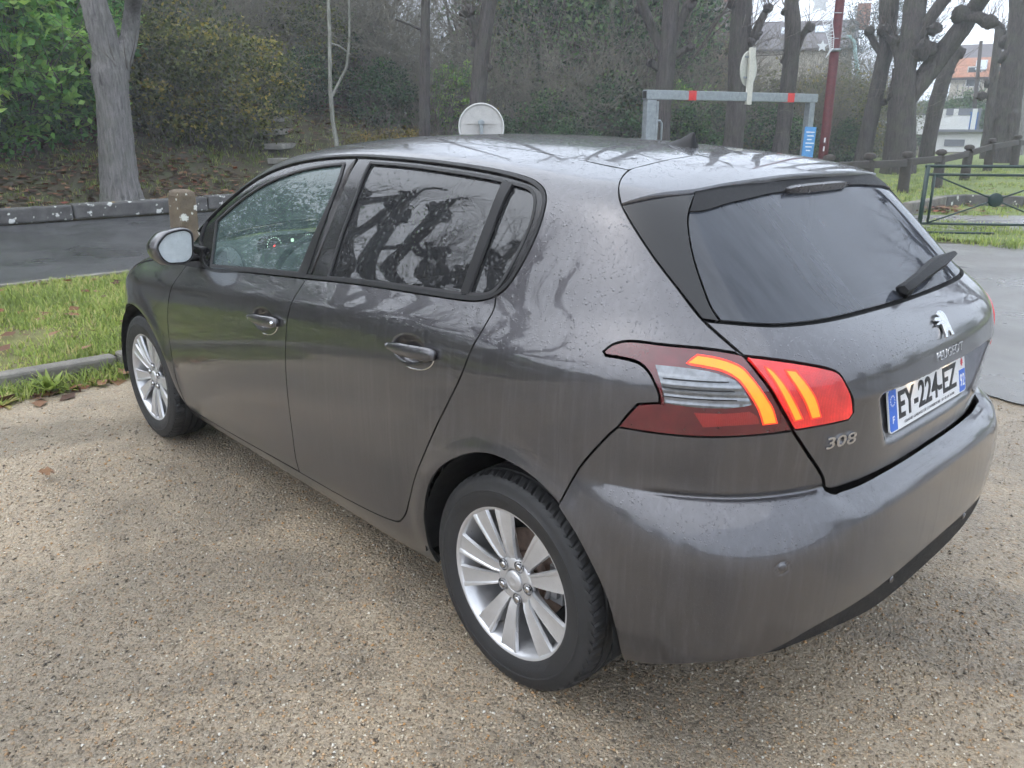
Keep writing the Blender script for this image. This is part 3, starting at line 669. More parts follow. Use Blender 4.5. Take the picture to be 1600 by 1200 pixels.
V = [(x*1.012, y, z*1.012) for x, y, z in V]; ty = MB(); ty.add(V, F); ty.build('tyre', rubber, wheel0, auto=.55)
def spoke_mesh():
    m = MB(); st = [(.030, .012, .0560), (.052, .0135, .0640), (.080, .0175, .0770), (.115, .0215, .0835), (.150, .0265, .0875), (.180, .0305, .0905), (.205, .0335, .0920), (.2130, .0345, .0905)]
    V = []
    for r, hw, y in st:
        tk = .030-.010*(r/.2)
        V += [(r, y-tk, -hw*.62), (r, y-.008, -hw*1.02), (r, y+.0012, -hw*.93), (r, y+.0010, -hw*.70), (r, y-.0026, -hw*.52), (r, y-.0030, hw*.55), (r, y-.0004, hw*.9), (r, y-.009, hw*1.02), (r, y-tk, hw*.62)]
    n = 9; F = [(i*n+k, i*n+k+1, (i+1)*n+k+1, (i+1)*n+k) for i in range(len(st)-1) for k in range(n-1)]
    F += [tuple(range(n)), tuple(range((len(st)-1)*n, len(st)*n))[::-1]]
    return m.add(V, F)
sp0 = spoke_mesh().build('spoke', alloy, wheel0, auto=.5)
for k in range(10):
    sp = sp0 if k == 0 else link(sp0.copy(), wheel0)
    sp.rotation_euler = (0, -math.radians(15+36*k+(3.5 if k % 2 else -3.5)), 0)
MB().lathe([(.050, .035), (.066, .050), (.070, .060), (.066, .068), (.056, .0705), (.040, .071), (.034, .073), (.033, .060)], 48).build('hub', alloy, wheel0, True)
cap = MB().lathe([(0, .0795), (.008, .0790), (.010, .0800), (.015, .0798), (.017, .0788), (.024, .0782), (.0285, .0760), (.030, .0735), (.031, .066)], 32).build('hub_cap', alloy, wheel0, True)
b0 = None; bolt_ring = plain('bolt_seat_metal', (.10, .10, .105), .4, .4)
for k in range(5):
    a = math.radians(39+72*k)
    if b0 is None:
        m = MB().lathe([(0, .0785), (.0082, .0785), (.0102, .0765), (.0106, .064)], 6); rc = MB().lathe([(.0108, .0660), (.0150, .0660), (.0158, .0725), (.0175, .0735)], 24)
        b0 = m.build('wheel_bolt', badge_metal, wheel0, True); r0 = rc.build('bolt_seat', bolt_ring, wheel0, True); bb, rr = b0, r0
    else: bb, rr = link(b0.copy(), wheel0), link(r0.copy(), wheel0)
    for q in (bb, rr): q.location = (.054*math.cos(a), .0005, .054*math.sin(a))
MB().lathe([(.06, .004), (.128, .004), (.130, 0), (.128, -.006), (.06, -.006)], 48).build('brake_disc', steel_disc, wheel0, True)
MB().lathe([(0, .030), (.062, .026), (.066, -.01)], 40).build('disc_hat', steel_disc, wheel0, True)
cm = MB().box((-.118, .004, .02), (.05, .05, .11)); cm.box((-.118, .034, .02), (.034, .02, .06)); cm.tube([(-.118, .046, .035), (-.10, .046, -.02)], .007, 8)
cm.build('brake_caliper', alloy_dark, wheel0, bevel=.006)
MB().lathe([(.20, -.084), (.05, -.078), (0, -.078)], 40).build('back_plate', dark_inside, wheel0, True)
for (x, s_, rt) in ((0, 1, 0), (2.62, 1, 21), (0, -1, 8), (2.62, -1, 40)):
    wh = wheel0 if (x, s_) == (0, 1) else copy_tree(wheel0, car)
    wh.location = (x, s_*WY, WZ); wh.rotation_euler = (0, math.radians(rt), 0 if s_ > 0 else math.pi)
# ---- door mirrors
MO = [(.968, 1.035), (.930, 1.079), (.890, 1.091), (.850, 1.093), (.826, 1.076), (.826, 1.03), (.833, .985), (.860, .963), (.900, .9615), (.935, .967), (.960, .995)]
mo = curve2(MO, .008, corner=60); mc = np.array([.895, 1.027])
for s_ in (1, -1):
    V = []; st = [(1.9935, 1.0, 0, 0), (1.990, 1.035, 0, 0), (1.990, 1.10, .002, 0), (1.996, 1.15, .004, 0), (2.030, 1.19, .010, -.002), (2.075, 1.10, .010, -.004), (2.115, .85, .006, -.006), (2.140, .48, .0, -.008), (2.146, .12, 0, -.008)]
    n = len(mo)
    for x, sc, dy, dz in st:
        for p in mo: V.append((x, s_*(mc[0]+(p[0]-mc[0])*sc+dy), mc[1]+(p[1]-mc[1])*(1+(sc-1)*.85)+dz))
    F = [(i*n+k, i*n+(k+1) % n, (i+1)*n+(k+1) % n, (i+1)*n+k) for i in range(len(st)-1) for k in range(n)]+[tuple(range((len(st)-1)*n, len(st)*n))]
    if s_ < 0: F = [tuple(reversed(f)) for f in F]
    hous = mobj('door_mirror', V, F, paint, car)
    glv = [(1.9955, s_*p[0], p[1]) for p in mo]
    mm, t_, b_ = nmat('mirror_glass_%d' % (1 if s_ > 0 else 2)); b_.inputs['Metallic'].default_value = 1
    t_.links.new(ramp(t_, noise(t_, coords(t_), 40, 4).outputs[0], [(.3, (.56, .62, .64)), (.7, (.66, .72, .74))]), b_.inputs['Base Color']); b_.inputs['Roughness'].default_value = .38; b_.inputs['Metallic'].default_value = .35
    mobj('mirror_glass', glv, [tuple(range(n)) if s_ < 0 else tuple(reversed(range(n)))], mm, hous, False)
    MB().tube([(1.9925, s_*(mc[0]+(p[0]-mc[0])*1.01), mc[1]+(p[1]-mc[1])*1.01) for p in list(mo)+[mo[0]]], .0035, 6).build('mirror_rim', black_trim, hous, True)
    fm = MB().box((2.035, s_*.805, .972), (.07, .09, .028)); fm.box((2.02, s_*.785, .985), (.10, .03, .07)); fm.build('mirror_foot', black_trim, hous, bevel=.01)
# ---- antenna fin
fin = MB(); V = []; st = [(.188, .003, .002), (.176, .012, .008), (.155, .019, .016), (.132, .023, .025), (.110, .024, .037), (.094, .024, .046), (.086, .024, .047), (.081, .024, .030), (.079, .023, .002)]
for x, hw, h in st:
    zb = float(ROOF(x))-.003
    V += [(x, -hw, zb), (x, -hw*.75, zb+h*.35), (x, -hw*.22, zb+h*.9), (x, 0, zb+h), (x, hw*.22, zb+h*.9), (x, hw*.75, zb+h*.35), (x, hw, zb)]
F = [(i*7+k, i*7+k+1, (i+1)*7+k+1, (i+1)*7+k) for i in range(len(st)-1) for k in range(6)]+[tuple(range(7)), tuple(range((len(st)-1)*7, len(st)*7))]
fin.add(V, F).build('roof_antenna', black_trim, car, auto=.7)
# ---- wiper, stop lamp
wp = MB(); A, An = on_hull(UC+.045, 1.100, 0, .0); Bm = Vector((-.585, -.165, 1.118)); Cc = Vector((-.552, -.44, 1.128)); nrm = Vector((-.66, 0, .75))
wp.tube([A+nrm*.004, A+nrm*.030], [.020, .017], 14); wp.build('wiper_pivot', black_trim, tailgate, True)
wp = MB(); V = []
path = [(A+nrm*.024+Vector((0, .03, -.004)), .013, .012), (A+nrm*.026, .017, .015), (A.lerp(Bm, .45)+nrm*.030, .016, .014), (Bm+nrm*.034, .020, .011), (Bm.lerp(Cc, .25)+nrm*.036, .021, .010), (Bm.lerp(Cc, .6)+nrm*.033, .014, .008), (Cc+nrm*.026, .008, .005)]
for p, w_, h in path:
    up = nrm.cross(Vector((0, -1, 0))).normalized()
    V += [p-up*w_, p-up*w_*.8+nrm*h, p+up*w_*.5+nrm*h, p+up*w_, p-nrm*h*.6]
F = [(i*5+k, i*5+(k+1) % 5, (i+1)*5+(k+1) % 5, (i+1)*5+k) for i in range(len(path)-1) for k in range(5)]+[tuple(range(5)), tuple(range(len(V)-5, len(V)))]
wp.add(V, F).build('wiper_arm', black_plastic, tailgate, auto=.6)
bl = MB(); bp = []
for q in np.linspace(-.02, 1, 12):
    b_ = Bm.lerp(Cc, q); h_ = dome_pt(*[np.array([c]) for c in d2(b_.x, b_.y, b_.z)])[0] if False else b_
    bp.append(Vector(h_)+nrm*.008)
bl.tube(bp, .007, 6).build('wiper_blade', rubber, tailgate, True)
stl = MB(); V = []
for q in np.linspace(-1, 1, 25):
    y = q*.175; k = 1-abs(q)**6*.6
    p = np.array([float(XR_U(1.350))+.25*y*y*.6, y, 1.350]); V += [(p[0]-.006, y, p[2]-.016*k), (p[0]-.014, y, p[2]-.011*k), (p[0]-.020, y, p[2]+.008*k), (p[0]-.006, y, p[2]+.012*k)]
F = [(i*4+k, i*4+(k+1) % 4, (i+1)*4+(k+1) % 4, (i+1)*4+k) for i in range(24) for k in range(4)]+[(3, 2, 1, 0), (96, 97, 98, 99)]
stop_grey = plain('stop_lamp_lens', (.05, .045, .045), .25, .0, var=.1, nscale=30, coat=.3)
stl.add(V, F).build('stop_lamp', stop_grey, tailgate)
for q in np.linspace(-.14, .14, 15):
    x_ = float(XR_U(1.350))+.15*q*q; MB().box((x_-.0275, q, 1.347), (.004, .003, .018)).build('lamp_cell', black_trim, tailgate) if False else None
# ---- number plate, badges
def text(s_, mat, parent, M, width, height, depth=.0012, name='lettering', font_w=None):
    cu = bpy.data.curves.new('t', 'FONT'); cu.body = s_; cu.extrude = .02; cu.align_x = 'LEFT'; cu.resolution_u = 3; cu.offset = font_w or 0
    ob = bpy.data.objects.new('t', cu); COL.objects.link(ob); dg = bpy.context.evaluated_depsgraph_get()
    me = bpy.data.meshes.new_from_object(ob.evaluated_get(dg)); bpy.data.objects.remove(ob); bpy.data.curves.remove(cu)
    a = np.zeros(len(me.vertices)*3); me.vertices.foreach_get('co', a); a = a.reshape(-1, 3); lo, hi = a.min(0), a.max(0)
    sc = np.array([width/(hi[0]-lo[0]), height/(hi[1]-lo[1]), depth/(hi[2]-lo[2])])
    a = (a-[(lo[0]+hi[0])/2, (lo[1]+hi[1])/2, lo[2]])*sc
    a = np.array([tuple(M @ Vector(p)) for p in a]); me.vertices.foreach_set('co', a.ravel()); me.materials.clear(); me.materials.append(mat); me.name = name; me.update()
    return link(bpy.data.objects.new(name, me), parent)
PT = .20; c_, s_ = math.cos(PT), math.sin(PT)
PM = Matrix(((0, s_, -c_, -.7040), (-1, 0, 0, 0), (0, c_, s_, .845), (0, 0, 0, 1)))
def rrect(w_, h, r, n=5):
    P = []
    for cx, cy, a0 in ((w_/2-r, h/2-r, 0), (-w_/2+r, h/2-r, 90), (-w_/2+r, -h/2+r, 180), (w_/2-r, -h/2+r, 270)):
        P += [(cx+r*math.cos(math.radians(a0+90*i/n)), cy+r*math.sin(math.radians(a0+90*i/n))) for i in range(n+1)]
    return P
plate_white = plain('plate_white', (.72, .73, .74), .35, var=.05, nscale=12, coat=.3)
plate_blue = plain('plate_blue', (.03, .13, .55), .35, var=.08); plate_black = plain('plate_black', (.012, .012, .014), .4)
white_print = plain('white_print', (.78, .79, .80), .4, var=.03); red_print = plain('red_print', (.60, .06, .08), .4); star_print = plain('star_print', (.60, .62, .20), .4)
plate = MB().prism(rrect(.520, .110, .010), -.002, .002, PM).build('number_plate', plate_white, car)
def pm(x, y, z=.0): return PM @ Matrix.Translation((x, y, z))
MB().prism([(-.257, -.045), (-.250, -.052), (-.212, -.052), (-.212, .052), (-.250, .052), (-.257, .045)], .002, .0026, PM).build('country_band', plate_blue, plate)
MB().prism([(.212, -.052), (.250, -.052), (.257, -.045), (.257, .010), (.212, .010)], .002, .0026, PM).build('department_band', plate_blue, plate)
text('EY-224-EZ', plate_black, plate, pm(-.005, .0055, .002), .392, .070, .0012, font_w=.020)
text('F', white_print, plate, pm(-.2345, -.024, .0027), .011, .018, .0004, 'country_letter', .01)
text('92', white_print, plate, pm(.2345, -.020, .0027), .034, .036, .0004, 'department_number', .01)
text('GRAND GARAGE DE COURBEVOIE : 01 43 34 34 84', plate_black, plate, pm(0, -.0435, .002), .34, .0075, .0005, 'dealer_lettering', .01)
MB().prism([(.2345+.011*math.cos(math.pi*k/8)*(1 if k % 2 else .55), .031+.013*math.sin(math.pi*k/8)*(1 if k % 2 else .55)) for k in range(16)], .0026, .003, PM).build('region_mark', red_print, plate)
for k in range(12):
    a = 2*math.pi*k/12; cx, cy = -.2345+.0125*math.cos(a), .024+.0125*math.sin(a)
    MB().prism([(cx+.0028*(1 if q % 2 else .45)*math.sin(math.pi*q/5), cy+.0028*(1 if q % 2 else .45)*math.cos(math.pi*q/5)) for q in range(10)], .0026, .003, PM).build('star', white_print, plate)
lamp_warm = emis('plate_lamp_lit', (1, .70, .38), 16.0); lamp_warm.cycles.emission_sampling = 'AUTO'
for y in (.12, -.12): MB().box((-.700, y, .9105), (.016, .03, .004)).build('plate_lamp', lamp_warm, tailgate)
M = frame_at(-.797, .831, 0, .0); text('308', badge_metal, car, M, .094, .030, .004, 'model_badge', .012)
M = frame_at(UC, .958, 0, .0042); text('PEUGEOT', chrome, car, M, .176, .0235, .0012, 'maker_lettering', .0)
L = curve2([(-0.0023, 0.0392), (0.0179, 0.0443), (0.0366, 0.0427), (0.0488, 0.0333), (0.0502, 0.0199), (0.0433, 0.0035), (0.0379, -0.0138), (0.0331, -0.0272), (0.0338, -0.0342), (0.0232, -0.0384), (0.0129, -0.0356), (0.0181, -0.0287), (0.0146, -0.0211), (0.0031, -0.0219), (-0.0104, -0.0282), (-0.0126, -0.0345), (-0.0265, -0.0378), (-0.0317, -0.0345), (-0.0222, -0.0261), (-0.0146, -0.0135), (-0.0063, 0.0025), (-0.015, 0.0051), (-0.0338, 0.0042), (-0.0406, 0.0071), (-0.033, 0.0106), (-0.0102, 0.013), (-0.0215, 0.0164), (-0.0342, 0.0188), (-0.0351, 0.024), (-0.0224, 0.0291), (-0.0069, 0.0269), (0.0071, 0.0275), (-0.0012, 0.0323)], .004, corner=80)*.88; M = frame_at(UC, 1.018, 0, .002)
em = MB().prism([tuple(p) for p in L], 0, .006, M).build('emblem', badge_metal, car, bevel=.0024)
# ---- cabin
cab = MB()
V = []; st = [(1.80, .90), (1.86, .945), (1.94, .965), (2.02, .975), (2.14, .985), (2.30, .985), (2.42, .96)]
n = 25
for x, z in st:
    for q in range(n):
        y = -.70+1.40*q/(n-1); hood = .075*math.exp(-((y-.38)/.20)**4)*math.exp(-((x-2.04)/.12)**2)
        V.append((x+.04*(y/.7)**2, y, z+hood))
F = [(i*n+k, i*n+k+1, (i+1)*n+k+1, (i+1)*n+k) for i in range(len(st)-1) for k in range(n-1)]
V += [(1.84, -.70+1.40*q/(n-1), .45) for q in range(n)]; o = len(st)*n; F += [(o+k, o+k+1, k+1, k) for k in range(n-1)]
dash = mobj('dashboard', V, F, dash_mat, car)
gauge = plain('gauge_face', (.008, .008, .009), .3); needle = emis('gauge_red', (1, .05, .05), 1.6); tick = emis('gauge_ticks', (.75, .95, .70), .9)
GX, GZ = 1.955, 1.000
MB().prism(rrect(.34, .085, .035), 0, .004, Matrix(((0, 0, -1, GX), (-1, 0, 0, .385), (0, 1, 0, GZ), (0, 0, 0, 1)))).build('gauge_cluster', gauge, dash)
for cy in (.475, .295):
    for k in range(15):
        a = math.radians(225-270*k/14); MB().box((GX-.005, cy-.034*math.cos(a), GZ+.034*math.sin(a)), (.001, .003, .003)).build('gauge_tick', tick, dash)
MB().box((GX-.006, .482, GZ-.012), (.001, .006, .032), Matrix.Rotation(math.radians(35), 3, 'X')).build('gauge_needle', needle, dash)
MB().box((GX-.006, .385, GZ+.015), (.001, .014, .014)).build('display_symbol', tick, dash); MB().box((GX-.006, .385, GZ-.012), (.001, .06, .005)).build('display_line', tick, dash)
M = Matrix.Translation((1.80, .38, .90)) @ Matrix.Rotation(math.radians(62), 4, 'Y')
sw = MB().tube([M @ Vector((.175*math.cos(a), .175*math.sin(a), 0)) for a in np.linspace(0, 2*math.pi, 49)], .015, 8); sw.tube([M @ Vector((0, -.17, 0)), M @ Vector((0, .17, 0))], .018, 8); sw.tube([M @ Vector((0, 0, 0)), M @ Vector((.17, 0, 0))], .018, 8)
sw.add(*(lambda m: (m.v, m.f))(MB().prism(rrect(.15, .16, .04), -.03, .03, M))).build('steering_wheel', interior_mat, car, auto=.6)
for x, y, nm in ((1.12, .37, 'front_seat'), (1.12, -.37, 'front_seat'), (.22, .37, 'rear_seat'), (.22, -.37, 'rear_seat')):
    sm = MB(); a = math.radians(22); V = []
    for i, (t_, w_, th) in enumerate([(0, .21, .10), (.15, .235, .12), (.35, .24, .11), (.52, .21, .09), (.58, .16, .06)]):
        cx, cz = x-t_*math.sin(a), .45+t_*math.cos(a); V += [(cx-th, y-w_*.8, cz), (cx+th*.6, y-w_, cz), (cx+th*.35, y-w_*.5, cz), (cx+th*.35, y+w_*.5, cz), (cx+th*.6, y+w_, cz), (cx-th, y+w_*.8, cz)]
    F = [(i*6+k, i*6+(k+1) % 6, (i+1)*6+(k+1) % 6, (i+1)*6+k) for i in range(4) for k in range(6)]+[tuple(range(6)), tuple(range(24, 30))]
    sm.add(V, F); sm.box((x+.22, y, .42), (.50, .46, .14)); seat = sm.build(nm, seat_fabric, car, bevel=.02)
    hx, hz = x-.66*math.sin(a), .45+.68*math.cos(a); hm = MB().box((hx, y, hz), (.09, .25, .17)); hm.build('headrest', seat_fabric, seat, bevel=.035)
MB().box((1.62, .70, .86), (.95, .06, .14)).build('door_card', interior_mat, car, bevel=.02); MB().box((1.62, -.70, .86), (.95, .06, .14)).build('door_card', interior_mat, car, bevel=.02)
MB().box((2.02, .69, .965), (.14, .05, .07), Matrix.Rotation(math.radians(-25), 3, 'Z')).build('reflection_block', reflection_pale, car, bevel=.02)  # pale block added in place of a reflection in the door window
# ---------------------------------------------------------------- setting: helpers
def fast_mesh(name, V, F, mat, parent=None, attr=None, smooth=False, nface=None):
    """numpy arrays -> mesh; F is (n, k)"""
    V = np.asarray(V, np.float32); F = np.asarray(F, np.int32); k = F.shape[1]
    me = bpy.data.meshes.new(name); me.vertices.add(len(V)); me.vertices.foreach_set('co', V.ravel())
    me.loops.add(F.size); me.loops.foreach_set('vertex_index', F.ravel())
    me.polygons.add(len(F)); me.polygons.foreach_set('loop_start', np.arange(0, F.size, k, dtype=np.int32)); me.polygons.foreach_set('loop_total', np.full(len(F), k, np.int32))
    if smooth: me.polygons.foreach_set('use_smooth', np.ones(len(F), bool))
    if mat is not None: me.materials.append(mat)
    if attr is not None:
        a = me.attributes.new('tint', 'FLOAT', 'POINT'); a.data.foreach_set('value', np.asarray(attr, np.float32))
    me.update(calc_edges=True)
    o = bpy.data.objects.new(name, me); return link(o, parent)
def at(px, D, z=0.0, py=200):
    """ground position under a picture column at distance D from where the photographer stands"""
    d = _f*CAM['f']+_r*(px-800)-_u*(py-600); h = math.hypot(d.x, d.y)
    return Vector((CAM['loc'][0]+d.x*D/h, CAM['loc'][1]+d.y*D/h, z))
def pix(px, py, D):
    d = _f*CAM['f']+_r*(px-800)-_u*(py-600); h = math.hypot(d.x, d.y); return Vector(CAM['loc'])+d*(D/h)
NPR = np.random.default_rng(11)
def hn(x, y): return .5*np.sin(x*.9+1.3*np.sin(y*.7))+.5*np.sin(y*1.1+1.7*np.sin(x*.5+2))
def ground_h(x, y):
    x = np.asarray(x, float); y = np.asarray(y, float)
    s = np.clip(x-13.62, 0, None); k = sstep(y, -17, -10)
    bank = k*(.42*s*(1-sstep(s, 2.5, 9))+(1.75+.16*(s-5))*sstep(s, 2.5, 9))
    lawn = .55*sstep(-y, 19, 30)*sstep(x, -10, 2)*(1-k)
    hill = 6*sstep(np.hypot(x, y), 60, 190)
    return -.03+bank+lawn*.6+hill+.05*hn(x*1.3, y*1.3)*sstep(s, .3, 2)*k
def foliage(name, stops, rough=.5, trans=.35, spec=.4):
    m = bpy.data.materials.new(name); m.use_nodes = True; t = m.node_tree; b = t.nodes['Principled BSDF']; MATS[name] = m
    a = t.nodes.new('ShaderNodeAttribute'); a.attribute_name = 'tint'
    oi = t.nodes.new('ShaderNodeObjectInfo')
    f = mth(t, 'ADD', a.outputs['Fac'], mth(t, 'MULTIPLY', mth(t, 'SUBTRACT', oi.outputs['Random'], .5), .22), True)
    c = ramp(t, f, stops); t.links.new(c, b.inputs['Base Color'])
    b.inputs['Roughness'].default_value = rough; b.inputs['Specular IOR Level'].default_value = spec
    out = t.nodes['Material Output']; tr = t.nodes.new('ShaderNodeBsdfTranslucent'); t.links.new(c, tr.inputs[0])
    mx = t.nodes.new('ShaderNodeMixShader'); mx.inputs[0].default_value = trans
    t.links.new(b.outputs[0], mx.inputs[1]); t.links.new(tr.outputs[0], mx.inputs[2]); t.links.new(mx.outputs[0], out.inputs[0])
    return m
def leaf_quads(C, L, W, up=.3, tint=None, rng=NPR, droop=0.0):
    """rhombic leaves at the points C"""
    n = len(C); d = rng.normal(size=(n, 3)); d[:, 2] = d[:, 2]*.7-droop; d /= np.linalg.norm(d, axis=1, keepdims=True)
    nr = rng.normal(size=(n, 3)); nr[:, 2] += up*2; s = np.cross(d, nr); s /= np.maximum(np.linalg.norm(s, axis=1, keepdims=True), 1e-6)
    nn = np.cross(s, d); L = L*rng.uniform(.65, 1.25, (n, 1)); W = W*rng.uniform(.7, 1.2, (n, 1))
    V = np.stack([C, C+d*L*.45+s*W+nn*L*.06, C+d*L-nn*L*.10, C+d*L*.45-s*W+nn*L*.06], 1).reshape(-1, 3)
    F = np.arange(4*n).reshape(-1, 4); t = rng.uniform(0, 1, n) if tint is None else tint
    return V, F, np.repeat(t, 4)
def clumps(n, k, rad, size, flat=.75, rng=NPR, shell=.55, zmin=0.0):
    """n clump centres in an ellipsoid (rad), k leaves round each"""
    d = rng.normal(size=(n, 3)); d /= np.linalg.norm(d, axis=1, keepdims=True)
    r = rng.uniform(shell, 1, (n, 1))**.7; c = d*r*np.array(rad); c[:, 2] = c[:, 2]+rad[2]
    c[:, 2] = np.maximum(c[:, 2], zmin)
    sz = size*rng.uniform(.55, 1.35, (n, 1, 1))
    p = c[:, None]+rng.normal(size=(n, k, 3))*sz*np.array([1, 1, flat])*.55
    t = np.clip(rng.uniform(.02, .92, (n, 1))+rng.normal(size=(n, k))*.12, 0, 1)
    return p.reshape(-1, 3), t.ravel(), c
def branches(rng, start, direction, length, rad, depth, out, wig=.25, spread=.6, up=.1, seg=4, kids=(3, 4)):
    """recursive bare branches; out collects (points, radii)"""
    p = np.array(start, float); d = np.array(direction, float); d /= np.linalg.norm(d); P = [p.copy()]; Rr = [rad]; dirs = [d.copy()]
    for i in range(seg):
        d = d+rng.normal(size=3)*wig*.5+np.array([0, 0, up]); d /= np.linalg.norm(d); p = p+d*length/seg
        P.append(p.copy()); Rr.append(rad*(1-.75*(i+1)/seg)); dirs.append(d.copy())
    out.append((P, Rr))
    if depth > 0:
        for _ in range(rng.integers(kids[0], kids[1]+1)):
            i = int(rng.integers(1, seg+1)); dd = dirs[i]+rng.normal(size=3)*spread
            branches(rng, P[i], dd, length*rng.uniform(.45, .75), max(Rr[i]*.6, .0055), depth-1, out, wig, spread, up, seg, kids)
def tubes_mesh(name, tubes, mat, parent=None, n=4, smooth=True):
    V = []; F = []; o = 0; ang = np.arange(n)*2*np.pi/n
    for P, Rr in tubes:
        P = np.array(P, float); Rr = np.array(Rr, float); T = np.gradient(P, axis=0); T /= np.maximum(np.linalg.norm(T, axis=1, keepdims=True), 1e-9)
        ref = np.array([0, 0, 1.0]) if abs(T[0, 2]) < .9 else np.array([1.0, 0, 0])
        A = np.cross(T, ref); A /= np.maximum(np.linalg.norm(A, axis=1, keepdims=True), 1e-9); B = np.cross(T, A)
        ring = P[:, None]+Rr[:, None, None]*(np.cos(ang)[None, :, None]*A[:, None]+np.sin(ang)[None, :, None]*B[:, None])
        m = len(P); V.append(ring.reshape(-1, 3)); idx = np.arange(m*n).reshape(m, n)+o
        a, b = idx[:-1], idx[1:]; F.append(np.stack([a, np.roll(a, -1, 1), np.roll(b, -1, 1), b], -1).reshape(-1, 4)); o += m*n
    return fast_mesh(name, np.concatenate(V), np.concatenate(F), mat, parent, smooth=smooth)
def trunk_tube(P, Rr, n=16, rng=NPR, rough=.08, sub=6):
    """thick limb with lumps: list of rings resampled"""
    P = np.array(P, float); k = len(P); t = np.linspace(0, k-1, (k-1)*sub+1); Q = np.stack([np.interp(t, np.arange(k), P[:, c]) for c in range(3)], 1)
    Q[1:-1] = (Q[:-2]+2*Q[1:-1]+Q[2:])/4; Q[1:-1] = (Q[:-2]+2*Q[1:-1]+Q[2:])/4
    R_ = np.interp(t, np.arange(k), Rr)
    T = np.gradient(Q, axis=0); T /= np.linalg.norm(T, axis=1, keepdims=True); ref = np.array([.3, 1.0, .1]); A = np.cross(T, ref); A /= np.linalg.norm(A, axis=1, keepdims=True); B = np.cross(T, A)
    ang = np.arange(n)*2*np.pi/n; ph = rng.uniform(0, 6, 6)
    lump = 1+rough*(np.sin(2*ang[None]+ph[0]+.8*t[:, None])*.6+np.sin(3*ang[None]+ph[1]-1.3*t[:, None])*.5+np.sin(5*ang[None]+ph[2]+2.1*t[:, None])*.35+rng.normal(size=(len(Q), n))*.25)
    V = Q[:, None]+(R_[:, None]*lump)[:, :, None]*(np.cos(ang)[None, :, None]*A[:, None]+np.sin(ang)[None, :, None]*B[:, None])
    idx = np.arange(len(Q)*n).reshape(len(Q), n); a, b = idx[:-1], idx[1:]
    F = np.stack([a, np.roll(a, -1, 1), np.roll(b, -1, 1), b], -1).reshape(-1, 4)
    return V.reshape(-1, 3), F
def knob(c, r, rng=NPR):
    """burred fist at the end of a pollarded limb"""
    n, m = 9, 12; V = []
    for i in range(n):
        a = math.pi*i/(n-1)
        for j in range(m):
            b = 2*math.pi*j/m; q = r*(1+.28*math.sin(3*b+i)*math.sin(a)+rng.normal()*.12)
            V.append((c[0]+q*math.sin(a)*math.cos(b), c[1]+q*math.sin(a)*math.sin(b), c[2]+q*math.cos(a)*.9))
    idx = np.arange(n*m).reshape(n, m); a, b = idx[:-1], idx[1:]
    return np.array(V), np.stack([a, np.roll(a, -1, 1), np.roll(b, -1, 1), b], -1).reshape(-1, 4)
def join(parts):
    V = []; F = []; o = 0
    for v, f in parts: V.append(v); F.append(f+o); o += len(v)
    return np.concatenate(V), np.concatenate(F)
# ---------------------------------------------------------------- materials of the setting
def make_gravel():
    m, t, b = nmat('gravel'); v = coords(t)
    a = voro(t, v, 95); sc = t.nodes.new('ShaderNodeSeparateColor'); t.links.new(a.outputs['Color'], sc.inputs[0])
    col = ramp(t, sc.outputs[0], [(0, (.17, .13, .085)), (.25, (.44, .345, .225)), (.5, (.58, .46, .30)), (.72, (.46, .38, .275)), (.86, (.50, .29, .12)), (.93, (.76, .65, .47)), (1, (.10, .08, .06))])
    fine = noise(t, v, 210, 4, .7); col = mixrgb(t, .5, col, ramp(t, fine.outputs[0], [(.3, (.24, .185, .12)), (.7, (.64, .51, .34))]), 'MIX')
    # packed sandy patches and damp, darker ones
    big = noise(t, v, .95, 6, .62, .5); damp = ramp(t, big.outputs[0], [(.43, 1), (.55, 0)])
    sand = ramp(t, noise(t, coords(t, (1, 1, 1)), 1.3, 4, .6, .6).outputs[0], [(.45, 0), (.68, 1)])
    col = mixrgb(t, mth(t, 'MULTIPLY', sand, .45), col, (.58, .455, .30))
    col = mixrgb(t, mth(t, 'MULTIPLY', damp, .50), col, mixrgb(t, 1, col, (.42, .45, .50), 'MULTIPLY'))
    col = mixrgb(t, 1, col, (.84, .86, .92), 'MULTIPLY'); t.links.new(col, b.inputs['Base Color'])
    t.links.new(ramp(t, damp, [(0, .60), (1, .36)]), b.inputs['Roughness'])
    h = mth(t, 'ADD', mth(t, 'MULTIPLY', a.outputs['Distance'], -1.0), mth(t, 'MULTIPLY', fine.outputs[0], .8))
    bump(t, h, b, .9, .010); return m
def make_asphalt(name, lo, hi, wet):
    m, t, b = nmat(name); v = coords(t); a = noise(t, v, 160, 4, .7); g = noise(t, v, .5, 5, .6, .5); g2 = noise(t, coords(t, (.35, 1.6, 1)), 1.0, 4)
    col = mixrgb(t, .45, ramp(t, a.outputs[0], [(.3, lo), (.7, hi)]), ramp(t, g2.outputs[0], [(.3, lo), (.7, hi)]))
    t.links.new(col, b.inputs['Base Color']); t.links.new(ramp(t, g.outputs[0], [(.35, wet[0]), (.65, wet[1])]), b.inputs['Roughness'])
    bump(t, mth(t, 'ADD', a.outputs[0], mth(t, 'MULTIPLY', g2.outputs[0], .6)), b, .35, .008); return m
def make_soil(name, c):
    m, t, b = nmat(name); v = coords(t); n = noise(t, v, 3.0, 8, .65, .3); n2 = noise(t, v, 45, 5, .7)
    col = ramp(t, n.outputs[0], [(.30, c[0]), (.45, c[1]), (.58, c[2]), (.72, c[3])])
    t.links.new(mixrgb(t, .4, col, ramp(t, n2.outputs[0], [(.3, c[0]), (.7, c[2])])), b.inputs['Base Color']); b.inputs['Roughness'].default_value = .9
    bump(t, n2.outputs[0], b, .8, .03); return m
